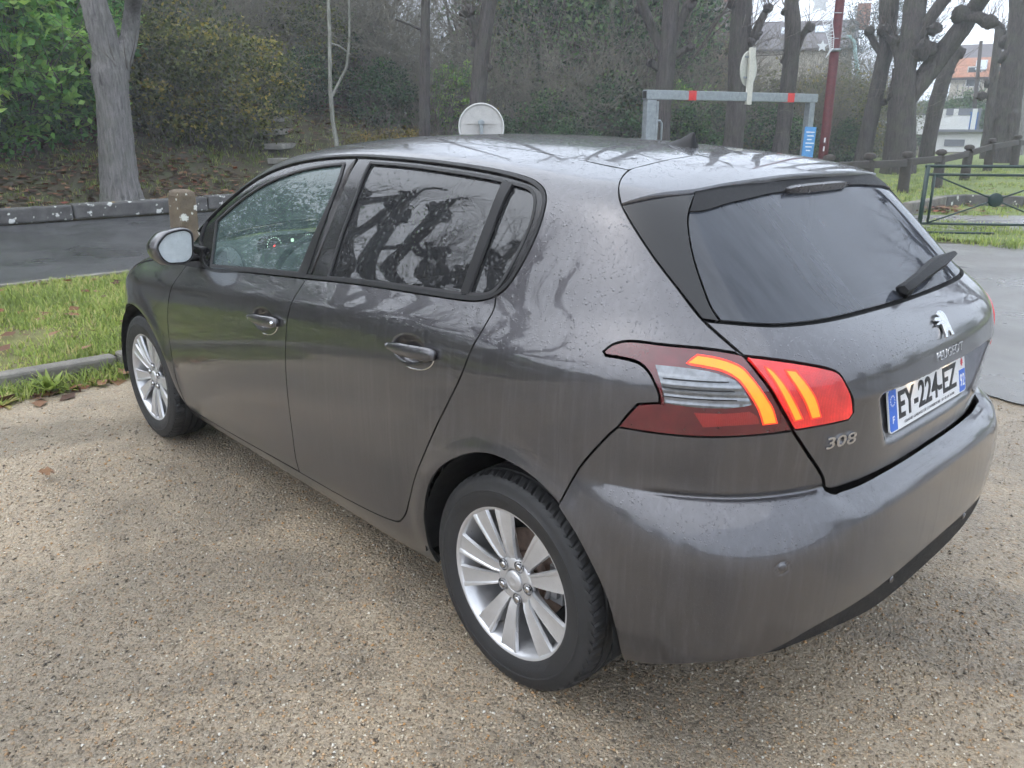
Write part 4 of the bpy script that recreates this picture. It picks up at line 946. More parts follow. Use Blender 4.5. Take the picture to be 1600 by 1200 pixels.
def make_stone(name, base, spots=True, rough=.85):
    m, t, b = nmat(name); v = coords(t); n = noise(t, v, 6, 7, .65); col = ramp(t, n.outputs[0], [(.3, tuple(c*.6 for c in base)), (.55, base), (.75, tuple(min(1, c*1.35) for c in base))])
    if spots:   # lichen
        for sc_, cc, th in ((4.5, (.66, .66, .62), .24), (3.1, (.58, .38, .07), .17), (9, (.60, .60, .55), .20)):
            q = voro(t, v, sc_); d = mth(t, 'ADD', q.outputs['Distance'], mth(t, 'MULTIPLY', mth(t, 'SUBTRACT', noise(t, v, 14, 5, .7).outputs[0], .35), .55)); col = mixrgb(t, ramp(t, d, [(th, 1), (th+.035, 0)]), col, cc)
    t.links.new(col, b.inputs['Base Color']); b.inputs['Roughness'].default_value = rough; bump(t, noise(t, v, 40, 5, .7).outputs[0], b, .7, .01); return m
def make_bark(name, lo, hi):
    m, t, b = nmat(name); v = coords(t, (14, 14, 2.2)); n = noise(t, v, 1.6, 7, .7, .6); n2 = noise(t, coords(t), 2.2, 5)
    col = ramp(t, n.outputs[0], [(.32, lo), (.62, hi)]); col = mixrgb(t, mth(t, 'MULTIPLY', ramp(t, n2.outputs[0], [(.45, 0), (.7, 1)]), .35), col, (.10, .115, .07))
    t.links.new(col, b.inputs['Base Color']); b.inputs['Roughness'].default_value = .9; bump(t, n.outputs[0], b, 1, .05); return m
gravel_mat = make_gravel()
asphalt_road = make_asphalt('asphalt_road', (.040, .041, .043), (.075, .075, .077), (.22, .5))
asphalt_lot = make_asphalt('asphalt_lot', (.085, .080, .075), (.20, .19, .175), (.14, .55))
soil_mat = make_soil('bank_soil', [(.055, .042, .028), (.085, .060, .036), (.075, .085, .034), (.11, .115, .05)])
verge_mat = make_soil('verge_soil', [(.12, .09, .05), (.17, .16, .055), (.22, .23, .07), (.27, .26, .09)])
lawn_mat = make_soil('lawn', [(.12, .135, .05), (.15, .20, .06), (.19, .24, .07), (.23, .25, .10)])
kerb_mat = make_stone('kerb_stone', (.20, .185, .16), False); beam_mat = make_stone('lichen_stone', (.11, .105, .10)); post_mat = make_stone('lichen_post', (.15, .115, .08))
bark_grey = make_bark('bark_grey', (.085, .080, .078), (.27, .255, .245)); bark_dark = make_bark('bark_dark', (.030, .026, .025), (.098, .084, .078)); bark_pale = make_bark('bark_pale', (.16, .16, .13), (.36, .36, .31))
twig_mat = plain('twigs', (.12, .10, .085), .9, var=.35, nscale=8); twig_pale = plain('twigs_pale', (.20, .185, .145), .9, var=.3, nscale=8)
leaf_laurel = foliage('leaf_laurel', [(0, (.04, .13, .04)), (.3, (.14, .36, .08)), (.65, (.30, .56, .12)), (1, (.52, .70, .18))], .36, .5)
leaf_dark = foliage('leaf_evergreen', [(0, (.010, .030, .014)), (.5, (.045, .11, .042)), (.85, (.12, .24, .075)), (1, (.22, .34, .12))], .40, .45)
leaf_olive = foliage('leaf_olive', [(0, (.026, .036, .014)), (.45, (.088, .115, .036)), (.8, (.20, .215, .06)), (1, (.38, .30, .075))], .6, .42)
leaf_yellow = foliage('leaf_yellow', [(0, (.08, .085, .03)), (.4, (.21, .18, .05)), (.8, (.36, .26, .07)), (1, (.40, .22, .07))], .6)
leaf_russet = foliage('leaf_russet', [(0, (.06, .038, .028)), (.5, (.15, .085, .06)), (1, (.28, .16, .11))], .7)
leaf_blue = foliage('leaf_conifer', [(0, (.015, .035, .032)), (.6, (.035, .075, .065)), (1, (.06, .11, .095))], .6)
grass_mat = foliage('grass_blades', [(0, (.09, .12, .03)), (.45, (.24, .32, .07)), (.8, (.40, .48, .12)), (1, (.58, .50, .22))], .5, .45)
dead_leaf = foliage('dead_leaves', [(0, (.07, .035, .022)), (.4, (.16, .075, .04)), (.75, (.28, .16, .08)), (1, (.22, .05, .035))], .7, .15)

# ---------------------------------------------------------------- ground, car park, road, verge
def nonuni(a, b, c0, c1, fine, coarse):
    l = [c0]
    while l[0] > a: l.insert(0, l[0]-min(coarse, fine+(c0-l[0])*.12))
    l2 = list(np.arange(c0, c1, fine)); l = l[:-1]+l2
    while l[-1] < b: l.append(l[-1]+min(coarse, fine+(l[-1]-c1)*.12))
    return np.array(l)
gx_ = nonuni(-220, 260, 12.5, 24, .4, 20); gy_ = nonuni(-260, 220, -16, 6, .5, 20)
X, Y = np.meshgrid(gx_, gy_, indexing='ij'); idx = np.arange(X.size).reshape(X.shape)
F = np.stack([idx[:-1, :-1], idx[1:, :-1], idx[1:, 1:], idx[:-1, 1:]], -1).reshape(-1, 4)
g = fast_mesh('ground', np.stack([X, Y, ground_h(X, Y)], -1).reshape(-1, 3), F, soil_mat, smooth=True); tag(g, kind='structure')
def sheet(name, poly, z, mat, step=None):
    o = mobj(name, [(x, y, z) for x, y in poly], [tuple(range(len(poly)))], mat, None, False); return tag(o, kind='structure')
def ragged(p, q, n, amp, rng=np.random.default_rng(3)):
    return [(p[0]+(q[0]-p[0])*i/n+rng.normal()*amp*(0 < i < n), p[1]+(q[1]-p[1])*i/n+rng.normal()*amp*(0 < i < n)) for i in range(n)]
# gravel surface with gentle undulation
gx2, gy2 = np.arange(-7, 3.96, .12), np.arange(-3.9, 9.0, .12); gx2[-1] = 3.955
X, Y = np.meshgrid(gx2, gy2, indexing='ij'); idx = np.arange(X.size).reshape(X.shape)
def grav_h(x, y): return .006*(np.sin(x*1.7+np.sin(y*1.1))+np.sin(y*1.9+1.2*np.sin(x*.8)))-.012
F = np.stack([idx[:-1, :-1], idx[1:, :-1], idx[1:, 1:], idx[:-1, 1:]], -1).reshape(-1, 4)
cp = fast_mesh('car_park', np.stack([X, Y, grav_h(X, Y)], -1).reshape(-1, 3), F, gravel_mat, smooth=True); tag(cp, kind='structure')
sheet('car_park_surround', [(-60, -3.9), (-7, -3.9), (-7, 9), (3.95, 9), (3.95, 40), (-60, 40)], -.014, gravel_mat)
rl = np.random.default_rng(3); xs_ = np.concatenate([np.arange(-60, -8, 4), np.arange(-8, 3.9, .06), np.array([3.95, 5.0, 6.4, 7.64])]); wob = np.cumsum(rl.normal(size=len(xs_)))*.012; wob -= np.convolve(wob, np.ones(41)/41, 'same')
yt = np.where(xs_ < 3.9, -3.0-.12*np.sin(xs_*1.1)+wob*1.6+rl.normal(size=len(xs_))*.018, -2.3); yb = np.interp(xs_, [-60, -10, 0, 2.9, 7.7], [-16, -16, -11.6, -9.4, -9.0])
V = np.concatenate([np.stack([xs_, yt, 0*xs_+.0025], 1), np.stack([xs_, yb, 0*xs_+.0025], 1)]); n_ = len(xs_); i_ = np.arange(n_-1)
tag(fast_mesh('asphalt_lot', V, np.stack([i_, n_+i_, n_+i_+1, i_+1], 1), asphalt_lot), kind='structure')
sheet('road', [(7.66, 60), (7.66, -2.2), (7.0, -14), (8.5, -14.5), (9.6, -22), (13.45, -22), (13.45, 60)], .002, asphalt_road)
edge_line = plain('edge_line', (.42, .42, .41), .7, var=.3, nscale=9)
for i in range(7): mo_ = MB().box((7.63, .45-i*1.01+2, -.03), (.10, .99, .14)).build('road_edging', kerb_mat, None, bevel=.012); tag(mo_, kind='structure')
# kerb stones between the gravel and the verge
kerb = empty('kerb', (4.02, 0, 0)); tag(kerb, kind='structure')
k0 = MB().box((0, 0, .025), (.12, .985, .17)).build('kerb_stone', kerb_mat, kerb, bevel=.02)
for i in range(9):
    k = k0 if i == 0 else link(k0.copy(), kerb)
    k.location = (RNG.uniform(-.008, .008), 5.1-i*1.0, RNG.uniform(-.012, .008)); k.rotation_euler = (RNG.uniform(-.01, .01), RNG.uniform(-.02, .02), RNG.uniform(-.012, .012))
# verge: uneven turf
vx, vy = np.arange(4.06, 7.62, .12), np.arange(-2.3, 6.0, .12); X, Y = np.meshgrid(vx, vy, indexing='ij')
def verge_h(x, y): return .085-.085*(x-4.06)/3.55+.02*np.sin((x-4.06)/3.5*math.pi)+.010*hn(x*3, y*3)
idx = np.arange(X.size).reshape(X.shape); F = np.stack([idx[:-1, :-1], idx[1:, :-1], idx[1:, 1:], idx[:-1, 1:]], -1).reshape(-1, 4)
vg = fast_mesh('verge', np.stack([X, Y, verge_h(X, Y)], -1).reshape(-1, 3), F, verge_mat, smooth=True); tag(vg, kind='structure')
def grass(name, n, xr, yr, hfun, hgt, rng, clump=.5):
    m = max(1, n//9); cx, cy = rng.uniform(*xr, m), rng.uniform(*yr, m); k = rng.integers(0, m, n)
    x = cx[k]+rng.normal(size=n)*.05; y = cy[k]+rng.normal(size=n)*.05; ok = (x > xr[0]) & (x < xr[1]) & (y > yr[0]) & (y < yr[1]); x, y, k = x[ok], y[ok], k[ok]; n = len(x)
    pat = hn(x*2.3, y*2.1)+.6*hn(x*6.1+3, y*5.3); ok = pat+rng.normal(size=n)*.35 > -.75; x, y, k, pat = x[ok], y[ok], k[ok], pat[ok]; n = len(x); hgt = hgt*(1+.30*pat)
    z = hfun(x, y); a = rng.uniform(0, 2*np.pi, n); h = hgt*rng.uniform(.45, 1.35, n)*(0.6+.8*rng.uniform(0, 1, m)[k]); ln = rng.uniform(.3, 1.1, n)*h
    wd = .0032+.0035*rng.uniform(0, 1, n); dx, dy = np.cos(a), np.sin(a); b = np.stack([x, y, z-.01], 1); s = np.stack([-dy*wd, dx*wd, 0*dx], 1)
    m1 = b+np.stack([dx*ln*.35, dy*ln*.35, h*.62], 1); tp = b+np.stack([dx*ln, dy*ln, h], 1)
    V = np.stack([b-s, b+s, m1+s*.8, tp, m1-s*.8], 1).reshape(-1, 3); i = np.arange(n)*5; F = np.concatenate([np.stack([i, i+1, i+2, i+4], 1), np.stack([i+4, i+2, i+3, i+3], 1)])
    t = np.clip(rng.uniform(0, 1, m)[k]*.7+rng.uniform(0, .4, n)-.12*pat, 0, 1)
    F4 = np.stack([i, i+1, i+2, i+4], 1); F3 = np.stack([i+4, i+2, i+3], 1); F = np.concatenate([np.concatenate([F4[:, :3], F4[:, [0, 2, 3]]]), F3])
    return fast_mesh(name, V, F, grass_mat, attr=np.repeat(t, 5))
rg = np.random.default_rng(5)
tag(grass('verge_grass', 92000, (4.08, 7.6), (-1.8, 5.2), verge_h, .055, rg), 'short bright green grass covering the verge', 'grass', kind='stuff')
def flat_leaves(name, pts, size, mat, rng, hf, label):
    n = len(pts); C = np.column_stack([pts, hf(pts[:, 0], pts[:, 1])+.012]); V, F, t = leaf_quads(C, size, size*.42, up=1.5, rng=rng); V[:, 2] = np.repeat(C[:, 2], 4)+(V[:, 2]-np.repeat(C[:, 2], 4))*.35
    return tag(fast_mesh(name, V, F, mat, attr=t), label, 'leaves', kind='stuff')
pts = np.column_stack([rg.uniform(4.1, 7.4, 170), rg.uniform(-1.4, 2.4, 170)])
flat_leaves('verge_leaves', pts, .10, dead_leaf, rg, lambda x, y: verge_h(x, y)+.03, 'brown fallen leaves scattered over the grass verge')
# weeds growing at the foot of the kerb
def weed(name, loc, n, L, W, label, mat, tl=.6, flat=.6):
    rng = np.random.default_rng(int(abs(loc[0]*1000+loc[1]*77))); V = []; F = []; T = []
    for i in range(n):
        a = rng.uniform(0, 2*math.pi); el = rng.uniform(.15, 1.35)*(1-flat*.3); l = L*rng.uniform(.6, 1.15); w_ = W*rng.uniform(.7, 1.2); o = len(V); d = np.array([math.cos(a), math.sin(a), 0]); s = np.array([-d[1], d[0], 0])
        for q in range(5):
            t = q/4; r = l*t*math.cos(el)*1.0; z = l*(t*math.sin(el)-.55*t*t*(1-math.sin(el)*.5)*.6)+.01; ww = w_*math.sin(math.pi*min(.97, .12+t*.85))
            V += [tuple(d*r-s*ww+[0, 0, z]), tuple(d*r+[0, 0, z-ww*.35]), tuple(d*r+s*ww+[0, 0, z])]; T += [np.clip(tl+rng.normal()*.15, 0, 1)]*3
        F += [(o+q*3+k, o+q*3+k+1, o+q*3+k+4, o+q*3+k+3) for q in range(4) for k in range(2)]
    ob = fast_mesh(name, np.array(V), np.array(F), mat, attr=T, smooth=True); ob.location = loc; return tag(ob, label, 'weed', 'weeds along the kerb')
weed('weed_tuft', (3.78, 1.06, -.02), 46, .20, .017, 'large clump of broad upright dock leaves at the kerb foot', grass_mat, .55)
weed('weed_tuft', (3.72, .80, -.02), 40, .11, .009, 'low pale green rosette to the right of the dock clump', grass_mat, .72, 1.0)
weed('weed_tuft', (3.80, .49, -.02), 34, .12, .010, 'small yellow-green weed in the gravel beside the front wheel', grass_mat, .75, .8)
weed('weed_tuft', (3.92, .36, -.02), 26, .13, .007, 'thin grassy tuft against the kerb behind the front wheel', grass_mat, .5, .3)
weed('weed_tuft', (3.70, 1.33, -.02), 40, .12, .010, 'yellowing weed clump at the left picture edge', grass_mat, .85, .8)
pts = np.column_stack([rg.uniform(3.62, 3.95, 60), rg.uniform(.1, 1.6, 60)]); flat_leaves('kerb_leaves', pts, .12, dead_leaf, rg, lambda x, y: x*0+.0, 'brown dead leaves gathered along the kerb')
tag(grass('kerb_grass', 5200, (3.70, 4.0), (-.1, 2.4), lambda x, y: x*0-.005, .065, rg), 'thin grass sprouting along the kerb foot', 'grass', kind='stuff')
for (x, y, s_, lb) in ((2.46, 1.42, .10, 'single orange-brown leaf lying on the gravel at left'), (3.80, .62, .17, 'large pinkish-brown maple leaf by the kerb'), (3.86, .30, .15, 'curled brown leaf propped behind the front wheel')):
    pl = [(math.cos(a)*s_*.5*(1 if k % 2 else .62), math.sin(a)*s_*.34*(1 if k % 2 else .62)) for k, a in enumerate(np.linspace(0, 2*math.pi, 14, endpoint=False))]
    V = [(x, y, .016+(.02 if s_ > .12 else .0))]+[(x+p[0], y+p[1], .008+RNG.uniform(0, .03)*s_/.12) for p in pl]
    o = fast_mesh('fallen_leaf', np.array(V), np.array([(0, i+1, (i+1) % 14+1) for i in range(14)]), dead_leaf, attr=[.7]*15); tag(o, lb, 'leaf', 'loose leaves on the gravel')
# loose stones on the gravel
def pebbles(n, rng):
    O = np.array(CAM['loc'][:2]); a = rng.uniform(CAM['yaw']-.66, CAM['yaw']+.66, n); r = 1.45+6.2*rng.uniform(0, 1, n)**1.5; x, y = O[0]+r*np.cos(a), O[1]+r*np.sin(a)
    ok = (x < 3.9) & (y > -3.2) & (hn(x*1.3, y*1.3)+.5*hn(x*3.1, y*2.7)+rng.normal(size=n)*.55 > -.35); x, y, r = x[ok], y[ok], r[ok]; n = len(x)
    s = (.0030+.0042*rng.uniform(0, 1, n)**2.5)*(1+.08*(r-1.5)); z = grav_h(x, y)
    d = np.array([[1, 0, 0], [-.5, .87, 0], [-.5, -.87, 0], [.1, .1, .9], [0, -.05, -.6]], float)
    th = rng.uniform(0, 6.28, n); c, q = np.cos(th), np.sin(th); P = d[None]*rng.uniform(.65, 1.35, (n, 5, 3))*s[:, None, None]
    V = np.stack([P[..., 0]*c[:, None]-P[..., 1]*q[:, None]+x[:, None], P[..., 0]*q[:, None]+P[..., 1]*c[:, None]+y[:, None], P[..., 2]*.75+(z+s*.28)[:, None]], -1).reshape(-1, 3)
    f = np.array([[0, 1, 3], [1, 2, 3], [2, 0, 3], [1, 0, 4], [2, 1, 4], [0, 2, 4]]); F = (f[None]+(np.arange(n)*5)[:, None, None]).reshape(-1, 3)
    return V, F, np.repeat(rng.uniform(0, 1, n), 5)
pm_, t_, b_ = nmat('pebble'); a_ = t_.nodes.new('ShaderNodeAttribute'); a_.attribute_name = 'tint'
t_.links.new(ramp(t_, a_.outputs['Fac'], [(0, (.07, .055, .04)), (.2, (.29, .225, .15)), (.5, (.52, .41, .27)), (.7, (.42, .35, .26)), (.84, (.52, .28, .10)), (.93, (.72, .62, .45)), (1, (.82, .77, .66))]), b_.inputs['Base Color']); b_.inputs['Roughness'].default_value = .45
l_ = b_.inputs['Base Color'].links[0].from_socket; dn_ = ramp(t_, noise(t_, coords(t_), .95, 6, .62, .5).outputs[0], [(.43, (.62, .64, .69)), (.55, (.90, .91, .94))]); t_.links.new(mixrgb(t_, 1, l_, dn_, 'MULTIPLY'), b_.inputs['Base Color'])
V, F, T = pebbles(95000, np.random.default_rng(9)); tag(fast_mesh('loose_gravel', V, F, pm_, attr=T), 'loose beige and grey stones on the gravel car park', 'gravel', kind='stuff')
# ---------------------------------------------------------------- road-side stone beam, post, steps
beam = empty('stone_beam', (13.55, 0, 0)); tag(beam, 'low lichen-spotted stone beam along the far side of the road', 'barrier')
b0 = MB().box((0, 0, .15), (.26, 2.28, .24)).build('beam_block', beam_mat, beam, bevel=.03)
for i in range(9):
    b_ = b0 if i == 0 else link(b0.copy(), beam); b_.location = (RNG.uniform(-.02, .02), 8.5-i*2.3, RNG.uniform(-.02, .02)); b_.rotation_euler = (RNG.uniform(-.006, .006), RNG.uniform(-.02, .02), RNG.uniform(-.006, .006))
pm2 = MB(); V = []
for z, h in ((-.2, .115), (0, .112), (.4, .106), (.72, .102), (.765, .09), (.785, .06)): V += [(-h, -h, z), (h, -h, z), (h, h, z), (-h, h, z)]
pm2.add(V, [(i*4+k, i*4+(k+1) % 4, (i+1)*4+(k+1) % 4, (i+1)*4+k) for i in range(5) for k in range(4)]+[(20, 21, 22, 23)])
P0 = at(268, 9.4); po = pm2.build('stone_post', post_mat, None, bevel=.015, loc=(P0.x, P0.y, .09)); po.rotation_euler = (.02, -.02, .2)
tag(po, 'short square stone post with yellow lichen at the road edge, behind the wing mirror', 'post')
st = empty('garden_steps', at(447, 19.5)); tag(st, 'worn stone steps climbing the wooded bank', 'steps')
s0 = None
for i in range(5):
    q = at(447-i*5, 18.4+i*.75); gz = float(ground_h(q.x, q.y))
    if s0 is None: s0 = MB().box((0, 0, 0), (.42, 1.05, .12)).build('step', make_stone('step_stone', (.27, .26, .23), False), st, bevel=.02); s_ = s0
    else: s_ = link(s0.copy(), st)
    s_.location = Vector((q.x, q.y, gz+.04))-st.location; s_.rotation_euler = (RNG.uniform(-.03, .03), RNG.uniform(-.04, .04), .75+RNG.uniform(-.05, .05))
# leaf litter and rough grass on the bank
rb = np.random.default_rng(21)
pts = np.column_stack([13.75+rb.uniform(0, 1, 13000)**1.1*7, rb.uniform(-12, 6, 13000)]); ok = hn(pts[:, 0]*1.1, pts[:, 1]*.9)+rb.normal(size=len(pts))*.4 > -.1; flat_leaves('leaf_litter', pts[ok], .15, dead_leaf, rb, lambda x, y: ground_h(x, y)+.03, 'red-brown leaf litter lying on the wooded bank')
tag(grass('bank_grass', 22000, (13.72, 18.5), (-11, 5), ground_h, .075, rb), 'rough grass growing on the bank behind the stone beam', 'grass', kind='stuff')

# ---------------------------------------------------------------- trees
def scr_tree(name, label, D, limbs, bark, knobs=(), twigs=0, group='trees along the road', extra_h=4.5, cat='tree', seed=1, crown=None):
    """trunk and limbs given as (column, row, width) triples at distance D, grown on above the picture edge"""
    rng = np.random.default_rng(seed); base = limbs[0][0]; B = at(base[0], D); B.z = float(ground_h(B.x, B.y))-.15
    root_ = empty(name, B); tag(root_, label, cat, group)
    view = Vector((B.x-CAM['loc'][0], B.y-CAM['loc'][1], 0)).normalized(); tr = []; kn = []; tw = []
    for li, L in enumerate(limbs):
        dd = 0.0; P = []; Rr = []
        for k, (px, py, wd) in enumerate(L):
            p = pix(px, py, D)
            if li > 0: dd += rng.uniform(-.10, .12)*k; p = p+view*dd
            P.append(p); Rr.append(wd*D/CAM['f']/2)
        if li == 0:
            P.insert(0, Vector((P[0].x, P[0].y, B.z))); Rr.insert(0, Rr[0]*1.18)
        if L[-1][1] <= 5:      # carries on above the frame
            d = (P[-1]-P[-2]).normalized(); n_ = 3; e = P[-1]
            for k in range(n_):
                d = (d+Vector(rng.normal(size=3)*.15)+Vector((0, 0, .12))).normalized(); e = e+d*extra_h/n_; P.append(e.copy()); Rr.append(Rr[-1]*.78)
            kn.append((P[-1], Rr[-1]*1.9))
            for q in range(3):   # short pollarded arms higher up
                a = P[-2-q % 2].lerp(P[-1], rng.uniform(0, 1)); d2_ = (Vector(rng.normal(size=3))+Vector((0, 0, .5))).normalized(); l_ = rng.uniform(.8, 1.7); c = a+d2_*l_
                tr.append(trunk_tube([tuple(a), tuple(a.lerp(c, .5)+Vector((0, 0, .1))), tuple(c)], [Rr[-1]*.7, Rr[-1]*.55, Rr[-1]*.5], 10, rng, .1, 4)); kn.append((c, Rr[-1]*1.0))
        tr.append(trunk_tube([tuple(p) for p in P], Rr, 18, rng, .07, 7))
    for (px, py, wd) in knobs: kn.append((pix(px, py, D)+view*rng.uniform(-.1, .1), wd*D/CAM['f']/2))
    tr += [knob(tuple(c), max(r, .06), rng) for c, r in kn]
    V, F = join(tr); o = fast_mesh('trunk', V-np.array(B), F, bark, root_, smooth=True)
    if twigs:
        out = []
        for c, r in kn:
            for q in range(int(twigs*1.8)):
                d = rng.normal(size=3)*.55+np.array([0, 0, 1.0]); branches(rng, np.array(c)+rng.normal(size=3)*r*.5-np.array(B), d, rng.uniform(.4, 1.3), .013, 1, out, .25, .5, .12, 3, (0, 2))
        tag(tubes_mesh('shoots', out, twig_mat, root_, 3), kind='stuff')
    return root_
scr_tree('plane_tree', 'thick grey forked tree trunk behind the stone beam at left', 16.4, [[(191, 322, 60), (187, 290, 50), (181, 210, 45), (176, 150, 43), (172, 112, 46), (166, 80, 34), (156, 40, 34), (146, 0, 30)], [(180, 125, 30), (192, 88, 26), (203, 50, 22), (208, 10, 20), (209, 0, 20)]], bark_grey, [(196, 118, 13), (160, 78, 12)], 3, seed=2)
scr_tree('young_tree', 'slender pale sapling in front of the wooded bank', 19, [[(526, 224, 7), (520, 190, 6), (516, 140, 5.5), (515, 60, 5), (513, 0, 4.5)], [(519, 150, 4), (531, 125, 4), (542, 105, 4), (546, 60, 3.5), (545, 0, 3)], [(517, 68, 3), (530, 72, 2.5), (548, 85, 2)]], bark_pale, extra_h=3, seed=3)
scr_tree('larch_trunk', 'straight dark slim trunk left of the round sign', 20, [[(663, 212, 17), (664, 100, 15), (665, 0, 12)], [(664, 50, 4), (640, 38, 3), (618, 30, 2)]], bark_dark, extra_h=5, seed=4)
scr_tree('lime_tree', 'knobbly pollarded trunk rising behind the round sign', 19.5, [[(744, 200, 26), (746, 160, 25), (752, 90, 23), (758, 45, 22), (765, 0, 20)], [(752, 70, 12), (741, 40, 11), (733, 18, 10)]], bark_dark, [(731, 18, 20), (737, 35, 13), (763, 106, 12), (740, 68, 8)], 5, seed=5)
scr_tree('lime_tree', 'pollarded trunk behind the left post of the height barrier', 22, [[(1031, 222, 27), (1035, 160, 25), (1041, 100, 25), (1046, 50, 24), (1050, 0, 23)], [(1038, 85, 12), (1024, 58, 12), (1010, 25, 13), (1002, 0, 15)], [(1052, 60, 12), (1066, 30, 12), (1076, 4, 13)], [(1050, 90, 9), (1066, 80, 9), (1078, 74, 9)], [(1034, 110, 9), (1022, 102, 10), (1016, 98, 10)]], bark_dark, [(1002, 12, 17), (1079, 73, 12), (1016, 98, 12), (1078, 8, 16)], 5, seed=6)
scr_tree('lime_tree', 'dark pollarded trunk in line with the sign on the barrier', 23, [[(1144, 235, 28), (1150, 170, 26), (1154, 90, 28), (1158, 30, 29), (1161, 0, 27)], [(1162, 80, 13), (1182, 48, 12), (1192, 25, 10), (1199, 12, 9)]], bark_dark, [(1200, 12, 13), (1180, 55, 16), (1145, 6, 16), (1172, 66, 14)], 6, seed=7)
scr_tree('lime_tree', 'leaning trunk with one hooked limb between barrier and red pole', 25, [[(1216, 250, 22), (1224, 200, 20), (1232, 130, 21), (1238, 80, 21), (1239, 35, 22), (1236, 0, 19)], [(1244, 78, 10), (1254, 55, 9), (1262, 44, 9)]], bark_dark, [(1264, 43, 14), (1226, 18, 10), (1223, 95, 7)], 4, seed=8)
scr_tree('lime_tree', 'curved trunk just right of the red pole', 29, [[(1346, 265, 24), (1352, 225, 22), (1364, 170, 21), (1376, 110, 20), (1386, 70, 20), (1390, 0, 24)], [(1378, 85, 10), (1366, 68, 9), (1358, 50, 9)]], bark_dark, [(1358, 49, 13), (1380, 160, 9)], 4, seed=9)
scr_tree('lime_tree', 'massive many-limbed pollarded tree behind the wooden fence', 28.5, [[(1402, 280, 48), (1404, 250, 41), (1408, 200, 37), (1411, 150, 34), (1413, 105, 30)], [(1412, 120, 22), (1408, 85, 17), (1396, 62, 14), (1384, 48, 13)], [(1414, 115, 26), (1424, 60, 28), (1430, 0, 29)], [(1415, 160, 24), (1440, 125, 25), (1470, 85, 26), (1498, 50, 25), (1517, 22, 23), (1532, 0, 20)], [(1436, 60, 18), (1456, 25, 16), (1474, 0, 16)], [(1512, 26, 12), (1530, 28, 14), (1548, 36, 15)]], bark_dark, [(1381, 46, 18), (1440, 78, 30), (1398, 65, 16), (1545, 35, 19), (1395, 150, 14), (1458, 45, 18), (1500, 22, 22)], 7, seed=10)
scr_tree('lime_tree', 'tilted trunk right of the massive pollarded tree', 33, [[(1444, 265, 20), (1452, 215, 19), (1463, 160, 20), (1478, 110, 19), (1494, 80, 17)]], bark_dark, [(1494, 82, 20), (1482, 112, 12)], 4, seed=11)
scr_tree('lime_tree', 'slim crook-topped trunk near the blue door', 38, [[(1540, 255, 17), (1546, 200, 14), (1553, 120, 11), (1561, 50, 10)], [(1561, 55, 9), (1560, 38, 9), (1552, 38, 9)]], bark_dark, [(1546, 130, 13), (1533, 150, 12), (1562, 42, 10), (1568, 50, 8)], 4, seed=12)
scr_tree('lime_tree', 'broad burred trunk at the right picture edge', 34, [[(1562, 255, 34), (1570, 200, 33), (1578, 140, 30), (1586, 80, 26), (1592, 30, 24), (1594, 0, 24)], [(1580, 130, 20), (1600, 110, 20), (1625, 80, 18)]], bark_dark, [(1572, 65, 17), (1574, 90, 20), (1566, 185, 20), (1590, 0, 18)], 5, seed=13)
scr_tree('lime_tree', 'far pale trunk beyond the fence at right', 44, [[(1587, 250, 16), (1590, 190, 15), (1596, 120, 14), (1598, 0, 12)]], bark_grey, [], 0, seed=14)
scr_tree('tree_trunk', 'thin trunk deep in the wood left of the sapling', 27, [[(434, 200, 7), (432, 100, 7), (428, 0, 6)]], bark_dark, seed=15)
scr_tree('tree_trunk', 'ivy-dark trunk in the wood right of the sapling', 26, [[(586, 210, 14), (585, 100, 15), (583, 0, 13)], [(584, 60, 6), (608, 20, 5), (620, 0, 5)]], bark_dark, seed=16)
scr_tree('tree_trunk', 'twin slim trunks standing before the pale sky', 29, [[(716, 190, 5), (714, 90, 5), (712, 0, 4)], [(715, 120, 4), (705, 60, 4), (697, 0, 3)], [(715, 150, 3), (724, 90, 3), (728, 0, 3)]], bark_dark, seed=17)

# shrubs: a few kinds, each with branches and leaves, copied
def shrub(name, seed, rad, ncl, k, leaf, mat, size=.35, twmat=None, nbr=10, shell=.5, blen=None, thick=.02, zmin=.05, bdepth=2, droop=0, flat=.75):
    rng = np.random.default_rng(seed); root_ = empty(name); p, t, c = clumps(ncl, k, rad, size, flat, rng, shell, zmin)
    if k: V, F, T = leaf_quads(p, leaf[0], leaf[1], .35, t, rng, droop); fast_mesh('foliage', V, F, mat, root_, T)
    out = []
    for i in range(nbr):
        a = rng.uniform(0, 6.28); d = np.array([math.cos(a)*rad[0]*.7, math.sin(a)*rad[1]*.7, rad[2]*2*rng.uniform(.5, 1)]); branches(rng, rng.normal(size=3)*[.15, .15, 0], d, np.linalg.norm(d)*(blen or .95), thick, bdepth, out, .35, .6, .05, 5, (3, 5))
    if nbr: tubes_mesh('branches', out, twmat or twig_mat, root_, 3)
    return root_
